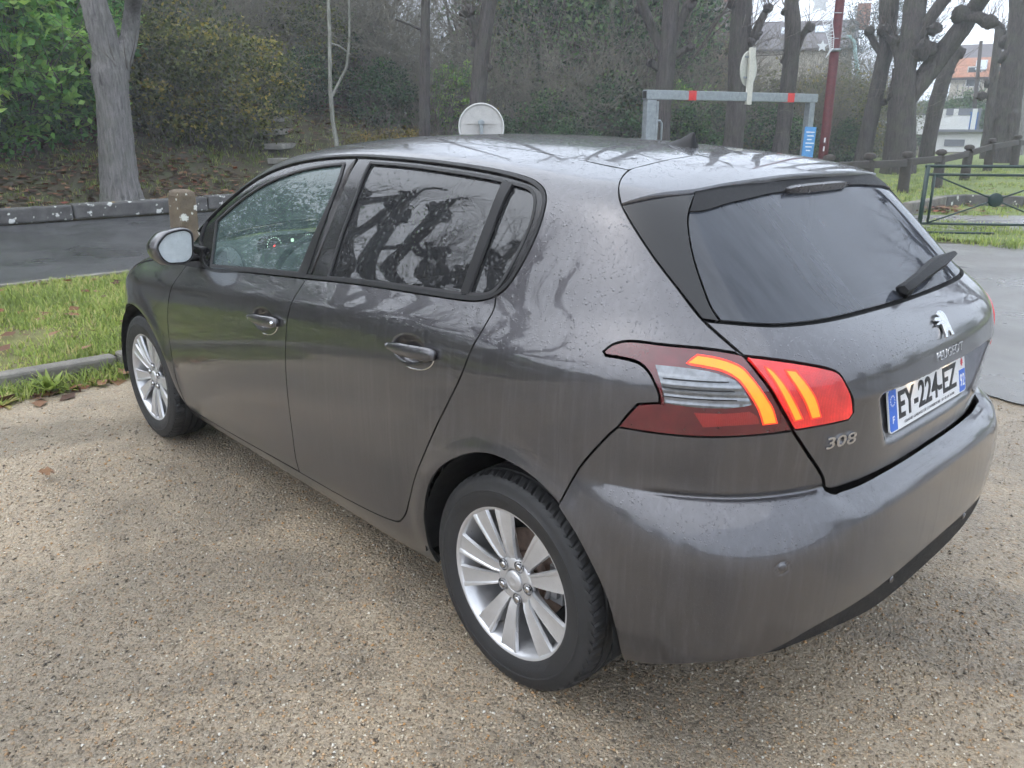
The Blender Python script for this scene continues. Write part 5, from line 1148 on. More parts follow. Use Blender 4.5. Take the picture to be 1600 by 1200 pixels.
KINDS = {
    'laurel': shrub('laurel_bush', 31, (1.5, 1.5, 2.1), 260, 22, (.21, .048), leaf_laurel, .30, shell=.6, thick=.03, flat=.45),
    'holly': shrub('evergreen_bush', 32, (1.5, 1.5, 1.5), 150, 32, (.115, .040), leaf_dark, .40, shell=.4, thick=.03),
    'bramble': shrub('bramble_bush', 33, (1.7, 1.7, 1.6), 190, 34, (.105, .036), leaf_olive, .40, twig_pale, 22, .4, thick=.018, bdepth=2),
    'yellow': shrub('yellow_bush', 34, (.8, .8, .55), 120, 34, (.060, .022), leaf_yellow, .20, nbr=12, thick=.008),
    'twiggy': shrub('bare_bush', 35, (1.6, 1.6, 1.7), 60, 8, (.05, .017), leaf_olive, .3, twig_pale, 30, thick=.022, bdepth=3),
    'wood': shrub('wood_tree', 36, (2.6, 2.6, 4.3), 250, 34, (.19, .066), leaf_dark, .80, nbr=16, shell=.3, thick=.075, bdepth=2),
    'mixed': shrub('wood_tree', 37, (2.5, 2.5, 4.2), 150, 24, (.15, .052), leaf_olive, .7, twig_pale, 30, .3, thick=.06, bdepth=2),
    'bare': shrub('bare_tree', 38, (2.4, 2.4, 4.6), 40, 6, (.07, .022), leaf_russet, .4, twig_mat, 30, thick=.055, bdepth=3),
    'russet': shrub('russet_tree', 39, (1.8, 1.8, 3.1), 260, 26, (.08, .03), leaf_russet, .4, nbr=16, thick=.05),
    'conifer': shrub('blue_conifer', 40, (3.4, 3.4, 6.0), 560, 34, (.16, .030), leaf_blue, .75, nbr=8, shell=.3, thick=.09, bdepth=1, flat=.35),
}
FIRST = {k: True for k in KINDS}
MARKS = [(-80, 'the left picture edge'), (95, 'the laurel bushes'), (187, 'the thick grey trunk'), (310, 'the arching bramble'), (440, 'the stone steps'), (518, 'the slender sapling'), (664, 'the straight dark trunk'), (752, 'the round sign'), (905, 'the middle of the car roof'), (1008, 'the left barrier post'), (1065, 'the left red barrier mark'), (1152, 'the barrier sign'), (1222, 'the right red barrier mark'), (1262, 'the blue notice'), (1310, 'the red-brown pole'), (1362, 'the curved trunk')]
USED = set()
def where(kind, px, D):
    """a label that says which one, by the nearest landmark and the row it stands in"""
    row = 'front row' if D < 23.8 else ('second row' if D < 26 else ('back row' if D < 33.5 else 'farthest row'))
    for n_, mk in sorted(MARKS, key=lambda m: abs(m[0]-px)):
        for lb in ('%s %s of %s, %s' % (kind, 'right' if px > n_ else 'left', mk, row),):
            if lb not in USED: USED.add(lb); return lb

def plant(kind, px, D, scale=1, label=None, group=None, sink=.1, zs=None, rot=None, pos=None):
    src = KINDS[kind]; o = src if FIRST[kind] else copy_tree(src); FIRST[kind] = False
    p = Vector(pos) if pos else at(px, D); p.z = float(ground_h(p.x, p.y))-sink
    o.location = p; o.rotation_euler = (0, 0, RNG.uniform(0, 6.28) if rot is None else rot); o.scale = (scale, scale, scale*(zs or 1))
    return tag(o, label, 'tree' if 'tree' in o.name or 'conifer' in o.name else 'bush', group)
plant('laurel', 22, 18.2, 1.0, 'bright green laurel bush filling the left picture edge')
plant('laurel', 108, 18.9, .92, 'bright green laurel bush close beside the thick grey trunk')
plant('laurel', -60, 18.0, 1.05, 'laurel bush cut by the left picture edge')
plant('laurel', 712, 23.5, .50, 'small vivid green bush left of the knobbly trunk behind the sign', sink=-.3)
plant('laurel', 1068, 27, .75, 'green bush right of the pollarded trunk at the height barrier')
g1, g2, g3 = 'bramble and shrub thicket on the bank', 'trees of the wood behind the bank', 'shrubs behind the pollarded trees'
for px, D, s_, lb in ((240, 19.4, .85, 'olive bramble bush right of the thick grey trunk'), (312, 19.6, .90, 'arching yellow-olive bramble left of the stone steps'), (372, 19.6, .85, 'olive bramble bush nearest the stone steps'), (205, 21, 1.2, 'olive bramble bush behind the thick grey trunk'), (470, 23.5, .9, 'tangled bramble just above the stone steps')):
    plant('bramble', px, D, s_, lb, g1)
for px, D, s_, lb in ((585, 20.0, .9, 'yellow-leaved low bush right of the sapling'), (630, 20.4, .95, 'orange-yellow low bush left of the straight dark trunk'), (1190, 30, 1.2, 'yellowish bush behind the sign on the barrier')):
    plant('yellow', px, D, s_, lb, g1)
for px, D, s_, kd in ((270, 22, 1.1, 'holly'), (360, 22.5, 1.0, 'twiggy'), (420, 24, 1.2, 'twiggy'), (480, 22.5, .55, 'holly'), (520, 24.5, .9, 'holly'), (560, 25.0, 1.2, 'twiggy'), (640, 24.5, 1.1, 'twiggy'), (600, 22.5, .6, 'holly'), (690, 23, .8, 'twiggy'), (800, 24, 1.05, 'twiggy'), (850, 23.5, .8, 'holly'), (900, 24.5, 1.1, 'twiggy'), (880, 22.5, .6, 'holly'), (950, 24.5, 1.0, 'holly'), (990, 25.5, 1.1, 'twiggy'), (780, 22.5, .5, 'holly'), (930, 22.5, .5, 'holly'), (150, 21.5, 1.0, 'holly'), (60, 22, 1.1, 'holly')):
    plant(kd, px, D, s_, where({'holly': 'dark evergreen bush', 'twiggy': 'bare twiggy bush'}[kd], px, D), g1)
for px, D, s_, kd in ((-40, 26, 1.1, 'wood'), (60, 27, 1.0, 'wood'), (150, 25, .95, 'wood'), (225, 27, 1.1, 'mixed'), (290, 25.5, .95, 'wood'), (350, 28, 1.05, 'mixed'), (400, 27, .95, 'bare'), (455, 29, 1.0, 'wood'), (505, 30, .95, 'mixed'), (555, 32, .9, 'bare'), (610, 33, .62, 'mixed'), (660, 36, .60, 'wood'), (700, 34, .60, 'bare'), (770, 30, .8, 'mixed'), (805, 29, .95, 'wood'), (850, 28, 1.0, 'mixed'), (880, 27.5, .9, 'wood'), (930, 28, 1.0, 'wood'), (975, 29, 1.0, 'wood'), (1015, 31, .9, 'wood'), (1085, 33, .75, 'mixed'),
                      (20, 36, 1.2, 'wood'), (180, 36, 1.2, 'wood'), (330, 38, 1.25, 'wood'), (470, 40, 1.1, 'wood'), (560, 43, .95, 'wood'), (850, 40, 1.2, 'wood'), (950, 40, 1.25, 'wood'), (1040, 42, 1.0, 'wood')):
    plant(kd, px, D, s_, where({'wood': 'ivy-green tree', 'mixed': 'thin-leaved olive tree', 'bare': 'bare winter tree'}[kd], px, D), g2)
plant('russet', 1100, 38, 1.0, 'russet-leaved tree before the brick gable')
plant('russet', 1290, 48, .62, 'bare reddish shrub behind the red pole')
for px, D, s_, kd in ((1115, 27, .95, 'twiggy'), (1180, 28, .85, 'holly'), (1205, 33, 1.1, 'bramble'), (1270, 31, 1.05, 'twiggy'), (1300, 33, 1.1, 'bramble'), (1330, 35, 1.0, 'twiggy'), (1100, 25, .8, 'holly'), (1250, 29, .6, 'holly'), (1365, 38, 1.0, 'bramble'), (1320, 31, .55, 'holly')):
    plant(kd, px, D, s_, where({'holly': 'dark evergreen bush', 'twiggy': 'bare twiggy bush', 'bramble': 'olive bramble bush'}[kd], px, D), g3)
plant('conifer', 1362, 62, 1.0, 'blue-green conifer in the mist behind the curved trunk', sink=.3)
for px, D, s_, lb in ((1500, 56, .55, 'dark hedge bush above the white pillars'), (1545, 58, .5, 'dark hedge bush above the blue door'), (1455, 54, .5, 'dark hedge bush left of the white pillars')): plant('holly', px, D, s_*2, lb, 'hedge before the far house')
for i_, (x, y) in enumerate(((-6, -44), (-13, -40), (-20, -37), (-27, -33), (2, -50), (-34, -28), (-40, -20))): plant('wood' if i_ % 2 else 'mixed', 0, 0, .9, 'tree beyond the right picture edge', 'trees beyond the right picture edge', pos=(x, y, 0))
# trees on the near side, seen only mirrored in the car's windows and paint
def free_pollard(name, label, x, y, seed, h=3.2):
    rng = np.random.default_rng(seed); root_ = empty(name, (x, y, -.1)); tag(root_, label, 'tree', 'pollarded trees behind the photographer'); tr = []; out = []
    tr.append(trunk_tube([(0, 0, 0), (.05, .02, h*.5), (0, .1, h)], [.42, .34, .36], 16, rng, .08, 6))
    for i in range(7):
        a = 6.28*i/7+rng.uniform(-.3, .3); l_ = rng.uniform(1.8, 3.2); d = Vector((math.cos(a), math.sin(a), rng.uniform(.5, 1.3))).normalized(); p0 = Vector((0, .1, h-.15)); p1 = p0+d*l_*.5+Vector((0, 0, -.1)); p2 = p0+d*l_+Vector((0, 0, .5))
        tr.append(trunk_tube([tuple(p0), tuple(p1), tuple(p2)], [.22, .16, .12], 10, rng, .1, 5)); tr.append(knob(tuple(p2), .22, rng))
        for q in range(2):
            e = p1.lerp(p2, rng.uniform(.2, .9)); f_ = e+Vector(rng.normal(size=3)*.6)+Vector((0, 0, .8)); tr.append(trunk_tube([tuple(e), tuple(e.lerp(f_, .5)), tuple(f_)], [.11, .09, .08], 8, rng, .1, 3)); tr.append(knob(tuple(f_), .15, rng))
            for w_ in range(7): branches(rng, f_, rng.normal(size=3)*.5+np.array([0, 0, 1]), rng.uniform(.8, 1.8), .012, 1, out, .2, .4, .1, 4, (1, 3))
        for w_ in range(8): branches(rng, p2, rng.normal(size=3)*.5+np.array([0, 0, 1]), rng.uniform(.8, 2.0), .013, 1, out, .2, .4, .1, 4, (1, 3))
    V, F = join(tr); fast_mesh('trunk', V, F, bark_dark, root_, smooth=True); tag(tubes_mesh('shoots', out, twig_mat, root_, 3), kind='stuff'); return root_
free_pollard('lime_tree', 'pollarded tree mirrored in the rear door window', 9.6, 5.6, 51, 3.4)
free_pollard('lime_tree', 'pollarded tree mirrored beside it in the rear door window', 12.6, 9.8, 52, 3.8)
free_pollard('lime_tree', 'pollarded tree mirrored in the quarter window', 6.6, 7.6, 53, 3.6)
free_pollard('lime_tree', 'pollarded tree mirrored in the rear window', -.8, -15.5, 54, 3.4)
for x, y, s_, kd in ((18.5, 3.2, .75, 'wood'), (19.5, 6.8, .8, 'wood'), (18.0, 10.5, .7, 'mixed'), (17.5, 1.5, 1.0, 'laurel'), (17.2, 5, 1.0, 'bramble'), (16.8, 8.4, 1.0, 'holly'), (17, 13, .75, 'wood')):
    plant(kd, 0, 0, s_, 'greenery on the bank beyond the left picture edge, mirrored in the front window', 'greenery mirrored in the front window', pos=(x, y, 0))
for i, (x, y, s_, kd) in enumerate(((12, 22, 1.1, 'holly'), (7, 23, 1.2, 'bramble'), (2, 23, 1.1, 'holly'), (-4, 24, 1.2, 'holly'), (16, 19, 1.1, 'laurel'), (19, 14, 1.1, 'laurel'), (19, 9, 1.0, 'bramble'), (-10, 23, 1.2, 'bramble'))):
    plant(kd, 0, 0, s_, 'hedge bush behind the photographer', 'hedge behind the photographer', pos=(x, y, 0))
# ---------------------------------------------------------------- street furniture
galv = plain('galvanised_steel', (.30, .33, .345), .45, .55, var=.18, nscale=14); galv_pale = plain('sign_back', (.48, .47, .45), .5, .3, var=.1, nscale=10); red_mark = plain('red_reflector', (.62, .045, .04), .4)
red_pole = plain('red_brown_paint', (.115, .028, .032), .5, var=.25, nscale=12); green_paint = plain('green_paint', (.010, .030, .027), .4, var=.2, nscale=20); wood_old = plain('weathered_wood', (.050, .042, .037), .85, var=.4, nscale=10, bmp=.4)
blue_sign = plain('blue_notice', (.09, .30, .62), .4, var=.12, nscale=9); cream = plain('cream_post', (.55, .54, .47), .5, var=.08)
SP = at(752, 12.4); root_ = empty('round_sign', (SP.x, SP.y, 0), math.atan2(SP.y-CAM['loc'][1], SP.x-CAM['loc'][0])); tag(root_, 'grey back of a round road sign standing just behind the car roof', 'sign')
def yprof(m, prof, n, c):   # disc turned about the local x axis
    mm = MB().lathe(prof, n); m.add([(v[1]+c[0], v[0]+c[1], v[2]+c[2]) for v in mm.v], [tuple(reversed(f)) for f in mm.f]); return m
yprof(MB(), [(0, .0), (.300, .0), (.322, -.014), (.330, -.014), (.330, .012), (.318, .014), (0, .014)], 56, (0, 0, 1.505)).build('sign_disc', galv_pale, root_, auto=.5)
MB().lathe([(.318, -.016), (.334, -.016), (.334, .0), (.318, 0)], 56).v
yprof(MB(), [(.316, -.004), (.322, -.020), (.334, -.020), (.338, .0), (.334, .016)], 56, (0, 0, 1.505)).build('sign_rim', plain('sign_rim_paint', (.62, .62, .60), .4), root_, True)
MB().box((-.055, 0, .80), (.08, .05, 1.62)).build('post', galv, root_, bevel=.008); MB().box((-.018, 0, 1.56), (.016, .43, .018)).build('clamp_rail', galv_pale, root_); MB().box((-.018, 0, 1.32), (.016, .43, .018)).build('clamp_rail', galv_pale, root_)
MB().box((-.055, .0, 1.57), (.10, .09, .05)).build('clamp', galv, root_, bevel=.006)
# height barrier
A = at(1012, 15.4); B = at(1263, 17.9); ux = (B-A).normalized(); Lg = (B-A).length; zt = 2.06
gr_ = empty('height_barrier', (A.x, A.y, 0), math.atan2(ux.y, ux.x)); tag(gr_, 'galvanised steel height barrier with red marks over the car park entrance', 'barrier')
MB().box((Lg/2, 0, zt), (Lg+.20, .15, .16)).build('cross_beam', galv, gr_, bevel=.008); MB().box((-.10, 0, zt), (.006, .11, .12)).build('beam_end', dark_inside, gr_)
for x, d in ((.02, .20), (Lg-.02, .14)): MB().box((x, 0, zt/2-.04), (d, .14, zt-.085)).build('post', galv, gr_, bevel=.008)
MB().box((.14, -.0, zt/2-.05), (.05, .16, zt-.12)).build('hinge_post', galv, gr_, bevel=.006)
MB().tube([(.12, 0, 1.62), (.26, 0, 1.62), (.30, 0, 1.58), (.30, 0, .3)], .022, 8).build('locking_bar', galv, gr_, True)
for px in (1068, 1222):
    fr = (px-1012)/251*1.0; MB().box((Lg*fr*(1.05-.05*fr), 0, zt), (.17, .157, .167)).build('red_mark', red_mark, gr_)
sgn_x = Lg*.575
m = yprof(MB(), [(0, .0), (.30, .0), (.31, -.012), (.318, .0), (.31, .012), (0, .012)], 48, (0, 0, 0)); rs = m.build('barrier_sign', plain('sign_back_cream', (.50, .50, .44), .5), gr_, auto=.5, loc=(sgn_x+.02, .04, zt+.50)); vd = rs_view = math.atan2(gr_.location.y+ux.y*sgn_x-CAM['loc'][1], gr_.location.x+ux.x*sgn_x-CAM['loc'][0]); rs.rotation_euler = (0, 0, vd-math.atan2(ux.y, ux.x)+math.radians(62))
MB().box((sgn_x+.0, -.05, zt+.36), (.12, .06, 1.0)).build('sign_post', cream, gr_, bevel=.006)
for z in (.34, .70): MB().box((sgn_x-.02, -.02, zt+z), (.24, .03, .035)).build('clamp', galv, gr_, bevel=.004)
nt_ = MB().box((0, 0, 0), (.30, .012, .60)).build('notice_sheet', blue_sign, None); q = B-ux*.02; nt_.location = (q.x-.09, q.y+.06, 1.22); nt_.rotation_euler = (0, .03, math.atan2(ux.y, ux.x)); tag(nt_, 'blue and white notice sheet tied to the right barrier post', 'notice')
for k in range(6): MB().box((RNG.uniform(-.02, .02), .0, .20-k*.07), (.22-.05*(k % 3), .018, .022)).build('print_line', white_print, nt_)
# red-brown pole with white marks
RP = at(1291, 19.5); rp = MB().tube([(0, 0, -.3), (0, 0, 1.6), (.02, -.01, 4), (.06, -.03, 8)], [.105, .10, .095, .085], 14).build('lamp_column', red_pole, None, True, loc=RP); tag(rp, 'tall red-brown painted pole right of the height barrier', 'pole')
pd = (Vector(CAM['loc'])-RP); pd.z = 0; pd.normalize(); pl_ = math.atan2(pd.y, pd.x)
for z in (1.02, 1.20): MB().tube([pd*.101+Vector((0, 0, z)), pd*.102+Vector((0, 0, z+.10))], .018, 5).build('paint_mark', white_print, rp)
MB().tube([(0, 0, 3.03), (0, 0, 3.09)], .118, 14).build('pole_band', galv, rp, True)
# star decoration on the pole
SD = at(1291, 19.2); dec = empty('star_decoration', (SD.x, SD.y, 0)); tag(dec, 'white star-shaped street decoration with a lattice tail on the red pole', 'decoration'); deco = plain('deco_white', (.66, .68, .70), .5)
rgt = Vector((_r.x, _r.y, 0)).normalized(); dm = MB()
def dp(px, py): return pix(px, py, 19.2)-Vector((SD.x, SD.y, 0))
sc_ = dp(1285, 72); dm.add(*(lambda m: (m.v, m.f))(MB().prism([(r_*math.sin(math.pi*k/5), r_*math.cos(math.pi*k/5)) for k in range(10) for r_ in [(.125 if k % 2 == 0 else .055)]], -.015, .015, Matrix(((rgt.x, 0, -pd.x, sc_.x), (rgt.y, 0, -pd.y, sc_.y), (0, 1, 0, sc_.z), (0, 0, 0, 1)))))).build('star', deco, dec)
tl = MB(); E1 = [dp(*p) for p in ((1281, 12), (1287, 40), (1294, 62), (1297, 78), (1290, 90))]; E2 = [dp(*p) for p in ((1293, 0), (1300, 30), (1303, 58), (1302, 75), (1290, 90))]
tl.tube(E1, .008, 5); tl.tube(E2, .008, 5)
for i in range(18):
    a = i/18*3.6; k = int(a); p = E1[k].lerp(E1[k+1], a-k); q = E2[k].lerp(E2[k+1], a-k); tl.tube([p, q], .006, 4); k2 = min(3, int(a+.25)); q2 = E2[k2].lerp(E2[k2+1], min(1, a+.25-k2)); tl.tube([p, q2], .005, 4)
tl.build('lattice_tail', deco, dec)
dm = MB().add(*(lambda m: (m.v, m.f))(MB().prism([(r_*math.sin(math.pi*k/5), r_*math.cos(math.pi*k/5)) for k in range(10) for r_ in [(.26 if k % 2 == 0 else .12)]], -.015, .015, Matrix(((rgt.x, 0, -pd.x, dp(1282, 2).x), (rgt.y, 0, -pd.y, dp(1282, 2).y), (0, 1, 0, dp(1282, 2).z), (0, 0, 0, 1)))))); dm.build('star', deco, dec)
for pz in (60, 20): MB().tube([dp(1302, pz), dp(1316 if pz < 40 else 1311, pz)], .010, 5).build('bracket', galv, dec)
LPp = at(1331, 48); lmp = MB().tube([Vector((0, 0, 0)), Vector((0, 0, 4)), pix(1336, 80, 48)-LPp, pix(1335, 66, 48)-LPp, pix(1328, 57, 48)-LPp, pix(1320, 58, 48)-LPp], [.13, .12, .10, .09, .08, .07], 8).build('street_lamp', plain('pale_turquoise', (.30, .50, .50), .5), None, True, loc=LPp); tag(lmp, 'pale turquoise street lamp with a bent top in the mist', 'street lamp')
MB().box(pix(1318, 59, 48)-LPp, (.5, .5, .14)).build('lamp_head', galv, lmp, bevel=.03)
# wooden post-and-rail fence on the lawn
fpx = [(1230, 17.0), (1301, 18.7), (1366, 20.4), (1425, 22.0), (1478, 24.2), (1520, 26.6), (1554, 29.3), (1595, 32.0), (1640, 35)]
FP = [at(px, D) for px, D in fpx]
for p in FP: p.z = float(ground_h(p.x, p.y))
fence = empty('wooden_fence', FP[2]); tag(fence, 'weathered dark wooden post-and-rail fence with rounded post tops on the lawn', 'fence')
fp0 = MB().lathe([(.13, 0), (.125, .9), (.12, 1.06), (.075, 1.08), (.075, 1.10), (.125, 1.13), (.135, 1.19), (.11, 1.25), (.05, 1.28), (0, 1.285)], 14, 'z').build('fence_post', wood_old, fence, auto=.7)
for i, p in enumerate(FP):
    k = fp0 if i == 0 else link(fp0.copy(), fence); k.location = p-FP[2]-Vector((0, 0, .02)); k.scale = (1, 1, .80); k.rotation_euler = (RNG.uniform(-.03, .03), RNG.uniform(-.03, .03), RNG.uniform(0, 3))
    if i:
        a, b = FP[i-1]-FP[2], p-FP[2]; d = b-a; l_ = Vector((d.x, d.y, 0)).length
        r = MB(); V = []
        for q, s_ in ((0, 1), (1, 1)):
            c = a.lerp(b, q)+Vector((0, 0, .76+RNG.uniform(-.02, .02))); nn_ = Vector((-d.y, d.x, 0)).normalized()
            V += [c-nn_*.06+Vector((0, 0, -.09)), c+nn_*.06+Vector((0, 0, -.09)), c+nn_*.045+Vector((0, 0, .07)), c-nn_*.045+Vector((0, 0, .07))]
        r.add(V, [(0, 1, 5, 4), (1, 2, 6, 5), (2, 3, 7, 6), (3, 0, 4, 7), (3, 2, 1, 0), (4, 5, 6, 7)]).build('fence_rail', wood_old, fence, bevel=.015)
# lawn, path, low kerb wall by the green barrier
def patch(name, poly, z, mat): return sheet(name, poly, z, mat)
def gpt(px, py): d = _f*CAM['f']+_r*(px-800)-_u*(py-600); t = -CAM['loc'][2]/d.z; return (CAM['loc'][0]+d.x*t, CAM['loc'][1]+d.y*t)
pv = [gpt(*p) for p in ((1300, 338), (1450, 338), (1620, 339), (1760, 342), (1760, 368), (1620, 364), (1440, 361), (1300, 358))]
lw = [gpt(*p) for p in ((1180, 380), (1420, 378), (1500, 379), (1620, 384), (1800, 395))]+[(-20, -40), (12, -60), (13.4, -22.1), (9.7, -22), (8.6, -14.6), (6.9, -14)]
lx, ly = np.arange(-14, 14, .6), np.arange(-60, -9, .6); X, Y = np.meshgrid(lx, ly, indexing='ij'); idx = np.arange(X.size).reshape(X.shape); F = np.stack([idx[:-1, :-1], idx[1:, :-1], idx[1:, 1:], idx[:-1, 1:]], -1).reshape(-1, 4)
cen = np.stack([X, Y], -1).reshape(-1, 2)[F].mean(1); F = F[inside2(cen, np.array(lw))]
lo_ = fast_mesh('lawn', np.stack([X, Y, np.maximum(ground_h(X, Y)+.045, .012)], -1).reshape(-1, 3), F, lawn_mat, smooth=True); tag(lo_, kind='structure')
patch('path', pv, .022, asphalt_lot)
def lawn_h(x, y): return np.maximum(ground_h(x, y)+.045, .012)
c0, c1 = gpt(1560, 372), gpt(1500, 330)
tag(grass('strip_grass', 5200, (min(gpt(1420, 372)[0], gpt(1620, 372)[0])-.3, max(gpt(1420, 372)[0], gpt(1620, 372)[0])+.6), (-12.3, -9.7), lawn_h, .06, rb), 'short grass strip at the foot of the green barrier', 'grass', kind='stuff')
tag(grass('lawn_grass', 30000, (0, 9), (-27, -13.5), lawn_h, .07, rb), 'mown grass on the lawn beyond the green barrier', 'grass', kind='stuff')
wp_ = [gpt(*p) for p in ((1415, 337), (1440, 332), (1470, 325), (1500, 322), (1550, 323), (1600, 326), (1680, 331))]
kw = empty('stone_border', (wp_[3][0], wp_[3][1], 0)); tag(kw, 'low stone border with leaves caught behind the green barrier', 'wall')
for i in range(len(wp_)-1):
    a, b = Vector((*wp_[i], 0)), Vector((*wp_[i+1], 0)); d = b-a; MB().box(a.lerp(b, .5)-kw.location+Vector((0, 0, .10)), (d.length-.02, .18, .26), Matrix.Rotation(math.atan2(d.y, d.x), 3, 'Z')).build('border_stone', beam_mat if i > 1 else kerb_mat, kw, bevel=.02)
pts = np.column_stack([rb.normal(gpt(1468, 332)[0], .35, 160), rb.normal(gpt(1468, 332)[1], .28, 160)]); flat_leaves('border_leaves', pts, .13, dead_leaf, rb, lambda x, y: lawn_h(x, y)+rb.uniform(0, .10, len(x)), 'pile of pinkish-brown leaves against the stone border')
pts = np.column_stack([rb.uniform(0, 8, 260), rb.uniform(-25, -14, 260)]); flat_leaves('lawn_leaves', pts, .10, dead_leaf, rb, lambda x, y: lawn_h(x, y)+.03, 'scattered pale leaves on the lawn')
# green crowd barrier with crossed braces
a, b = Vector((*gpt(1434, 366), 0)), Vector((*gpt(1600, 369), 0)); d = (b-a).normalized(); gb = empty('park_barrier', a, math.atan2(d.y, d.x)); tag(gb, 'dark green metal barrier with crossed braces and a round centre plate', 'barrier')
Lb = 1.98; gt = lambda nm, p, q, r_=.019: MB().tube([p, q], r_, 10).build(nm, green_paint, gb, True)
gt('top_rail', (-.04, 0, .98), (Lb+.04, 0, .98), .022); gt('upper_rail', (0, 0, .86), (Lb, 0, .86)); gt('lower_rail', (0, 0, .16), (Lb, 0, .16)); gt('foot_rail', (0, 0, .03), (1.05, 0, .03))
for x in (.0, Lb): gt('post', (x, 0, -.1), (x, 0, .98), .032)
for x in (.11, Lb-.11): gt('inner_post', (x, 0, .15), (x, 0, .86))
cm_ = (Lb/2, 0, .51)
for x, z in ((.11, .85), (.11, .17), (Lb-.11, .85), (Lb-.11, .17)): gt('brace', (x, 0, z), cm_, .012)
MB().lathe([(0, -.02), (.085, -.02), (.10, -.012), (.10, .012), (.085, .02), (0, .02)], 28).build('centre_plate', green_paint, gb, auto=.5, loc=cm_)
# ---------------------------------------------------------------- houses in the mist
slate = plain('slate_roof', (.10, .09, .095), .6, var=.25, nscale=3); tile = plain('clay_tiles', (.36, .17, .105), .8, var=.25, nscale=3); render_c = plain('cream_render', (.50, .46, .38), .9, var=.1, nscale=2); render_w = plain('white_render', (.66, .67, .65), .9, var=.06, nscale=2); brick = plain('brick_wall', (.30, .15, .11), .9, var=.3, nscale=6)
wglass = plain('far_window_glass', (.05, .06, .07), .15); frame_w = plain('window_white', (.6, .6, .58), .5); blue_door = plain('blue_door_paint', (.03, .12, .36), .5); grey_sh = plain('grey_shutter', (.16, .17, .19), .6)
def house(name, label, px0, px1, D, ridge, eave, base, wallm, roofm, depth=8, wins=(), chim=(), sky_l=(), rise=None):
    """rows are picture rows: ridge, eave; windows as (u, z0, z1, w) on the front wall"""
    A, B = at(px0, D), at(px1, D); L = (B-A).length; d = (B-A).normalized(); r_ = empty(name, (A.x, A.y, base), math.atan2(d.y, d.x)); tag(r_, label, 'house', 'houses in the mist')
    ze, zr = pix(px0, eave, D).z-base, pix(px0, ridge, D).z-base
    w_ = MB(); w_.add([(0, 0, 0), (L, 0, 0), (L, 0, ze), (0, 0, ze), (0, depth, 0), (L, depth, 0), (L, depth, ze), (0, depth, ze), (0, depth/2, zr-.15), (L, depth/2, zr-.15)], [(0, 1, 2, 3), (5, 4, 7, 6), (0, 3, 8, 7, 4), (1, 5, 6, 9, 2)]); w_.build('wall', wallm, r_)
    rf = MB(); o = .35
    for s_ in (0, 1):
        y0, y1 = (-o, depth/2) if s_ == 0 else (depth+o, depth/2); sl = (zr-ze)/(depth/2); z0 = ze-o*sl
        v = [(-o, y0, z0), (L+o, y0, z0), (L+o, y1, zr), (-o, y1, zr)]; rf.add(v+[(x, y, z+.15) for x, y, z in v], [(0, 1, 2, 3), (7, 6, 5, 4), (0, 4, 5, 1), (1, 5, 6, 2), (2, 6, 7, 3), (3, 7, 4, 0)])
    ro = rf.build('roof', roofm, r_)
    for u, z0, z1, ww in wins:
        f_ = MB().box((u, -.03, (z0+z1)/2), (ww+.16, .10, z1-z0+.16)).build('window', frame_w, r_); MB().box((u, -.075, (z0+z1)/2), (ww, .03, z1-z0)).build('pane', wglass, f_)
    for u in chim: MB().box((u, depth/2, zr+.3), (.9, .6, 1.8)).build('chimney', brick, ro)
    for u, q in sky_l:
        sl = (zr-ze)/(depth/2); MB().box((u, depth/2*q, ze+sl*depth/2*q+.19), (1.0, 1.2, .08), Matrix.Rotation(math.atan(sl), 3, 'X')).build('roof_window', plain('roof_light', (.5, .55, .6), .2), ro)
    return r_
house('far_house', 'cream house with slate roof and roof windows behind the leaning trunk', 1168, 1318, 66, 28, 78, 1.2, render_c, slate, 9, [(1.6, 1.4, 2.9, 1.0), (4.2, 1.4, 2.9, 1.0), (6.4, 1.4, 2.9, 1.0)], (7.4,), [(2.2, .6), (4.6, .62)])
house('far_house', 'brick gabled house with a chimney behind the russet tree', 1070, 1150, 64, -10, 62, 1.2, brick, slate, 9, [(1.2, 1.5, 3, .9), (3, 1.5, 3, .9)], (2.6,))
hb_ = house('far_house', 'house with terracotta mansard roof behind the crook-topped trunk', 1474, 1640, 78, 66, 122, 1.5, render_c, slate, 10, [(1.6, 3.2, 4.6, .9), (3.6, 3.2, 4.6, .9), (5.6, 3.2, 4.6, .9), (7.6, 3.2, 4.6, .9), (1.6, .8, 2.2, .9), (5.6, .8, 2.2, .9)])
Lm = (at(1640, 78)-at(1474, 78)).length; zm = pix(1474, 122, 78).z-1.5; z2 = pix(1474, 90, 78).z-1.5
ms = MB(); ms.add([(-.2, -.5, zm), (Lm+.2, -.5, zm), (Lm+.2, 1.2, z2), (-.2, 1.2, z2), (-.2, 3.5, zm), (Lm+.2, 3.5, zm), (Lm+.2, 3.5, z2), (-.2, 3.5, z2)], [(0, 1, 2, 3), (4, 7, 6, 5), (0, 3, 7, 4), (1, 5, 6, 2), (3, 2, 6, 7), (0, 4, 5, 1)]); mo_ = ms.build('mansard', tile, hb_)
for u in (2.0, 6.6): MB().box((u, .2, zm+(z2-zm)*.55), (.8, .3, .9), Matrix.Rotation(math.radians(-35), 3, 'X')).build('roof_window', MATS['roof_light'], hb_)
MB().box((4.2, -.5, zm-1.5), (7.6, .9, .12)).build('balcony', render_w, hb_); bal = MB()
for i in range(20): bal.box((.6+i*.38, -.92, zm-1.0), (.05, .05, .95))
bal.build('balcony_railing', grey_sh, hb_)
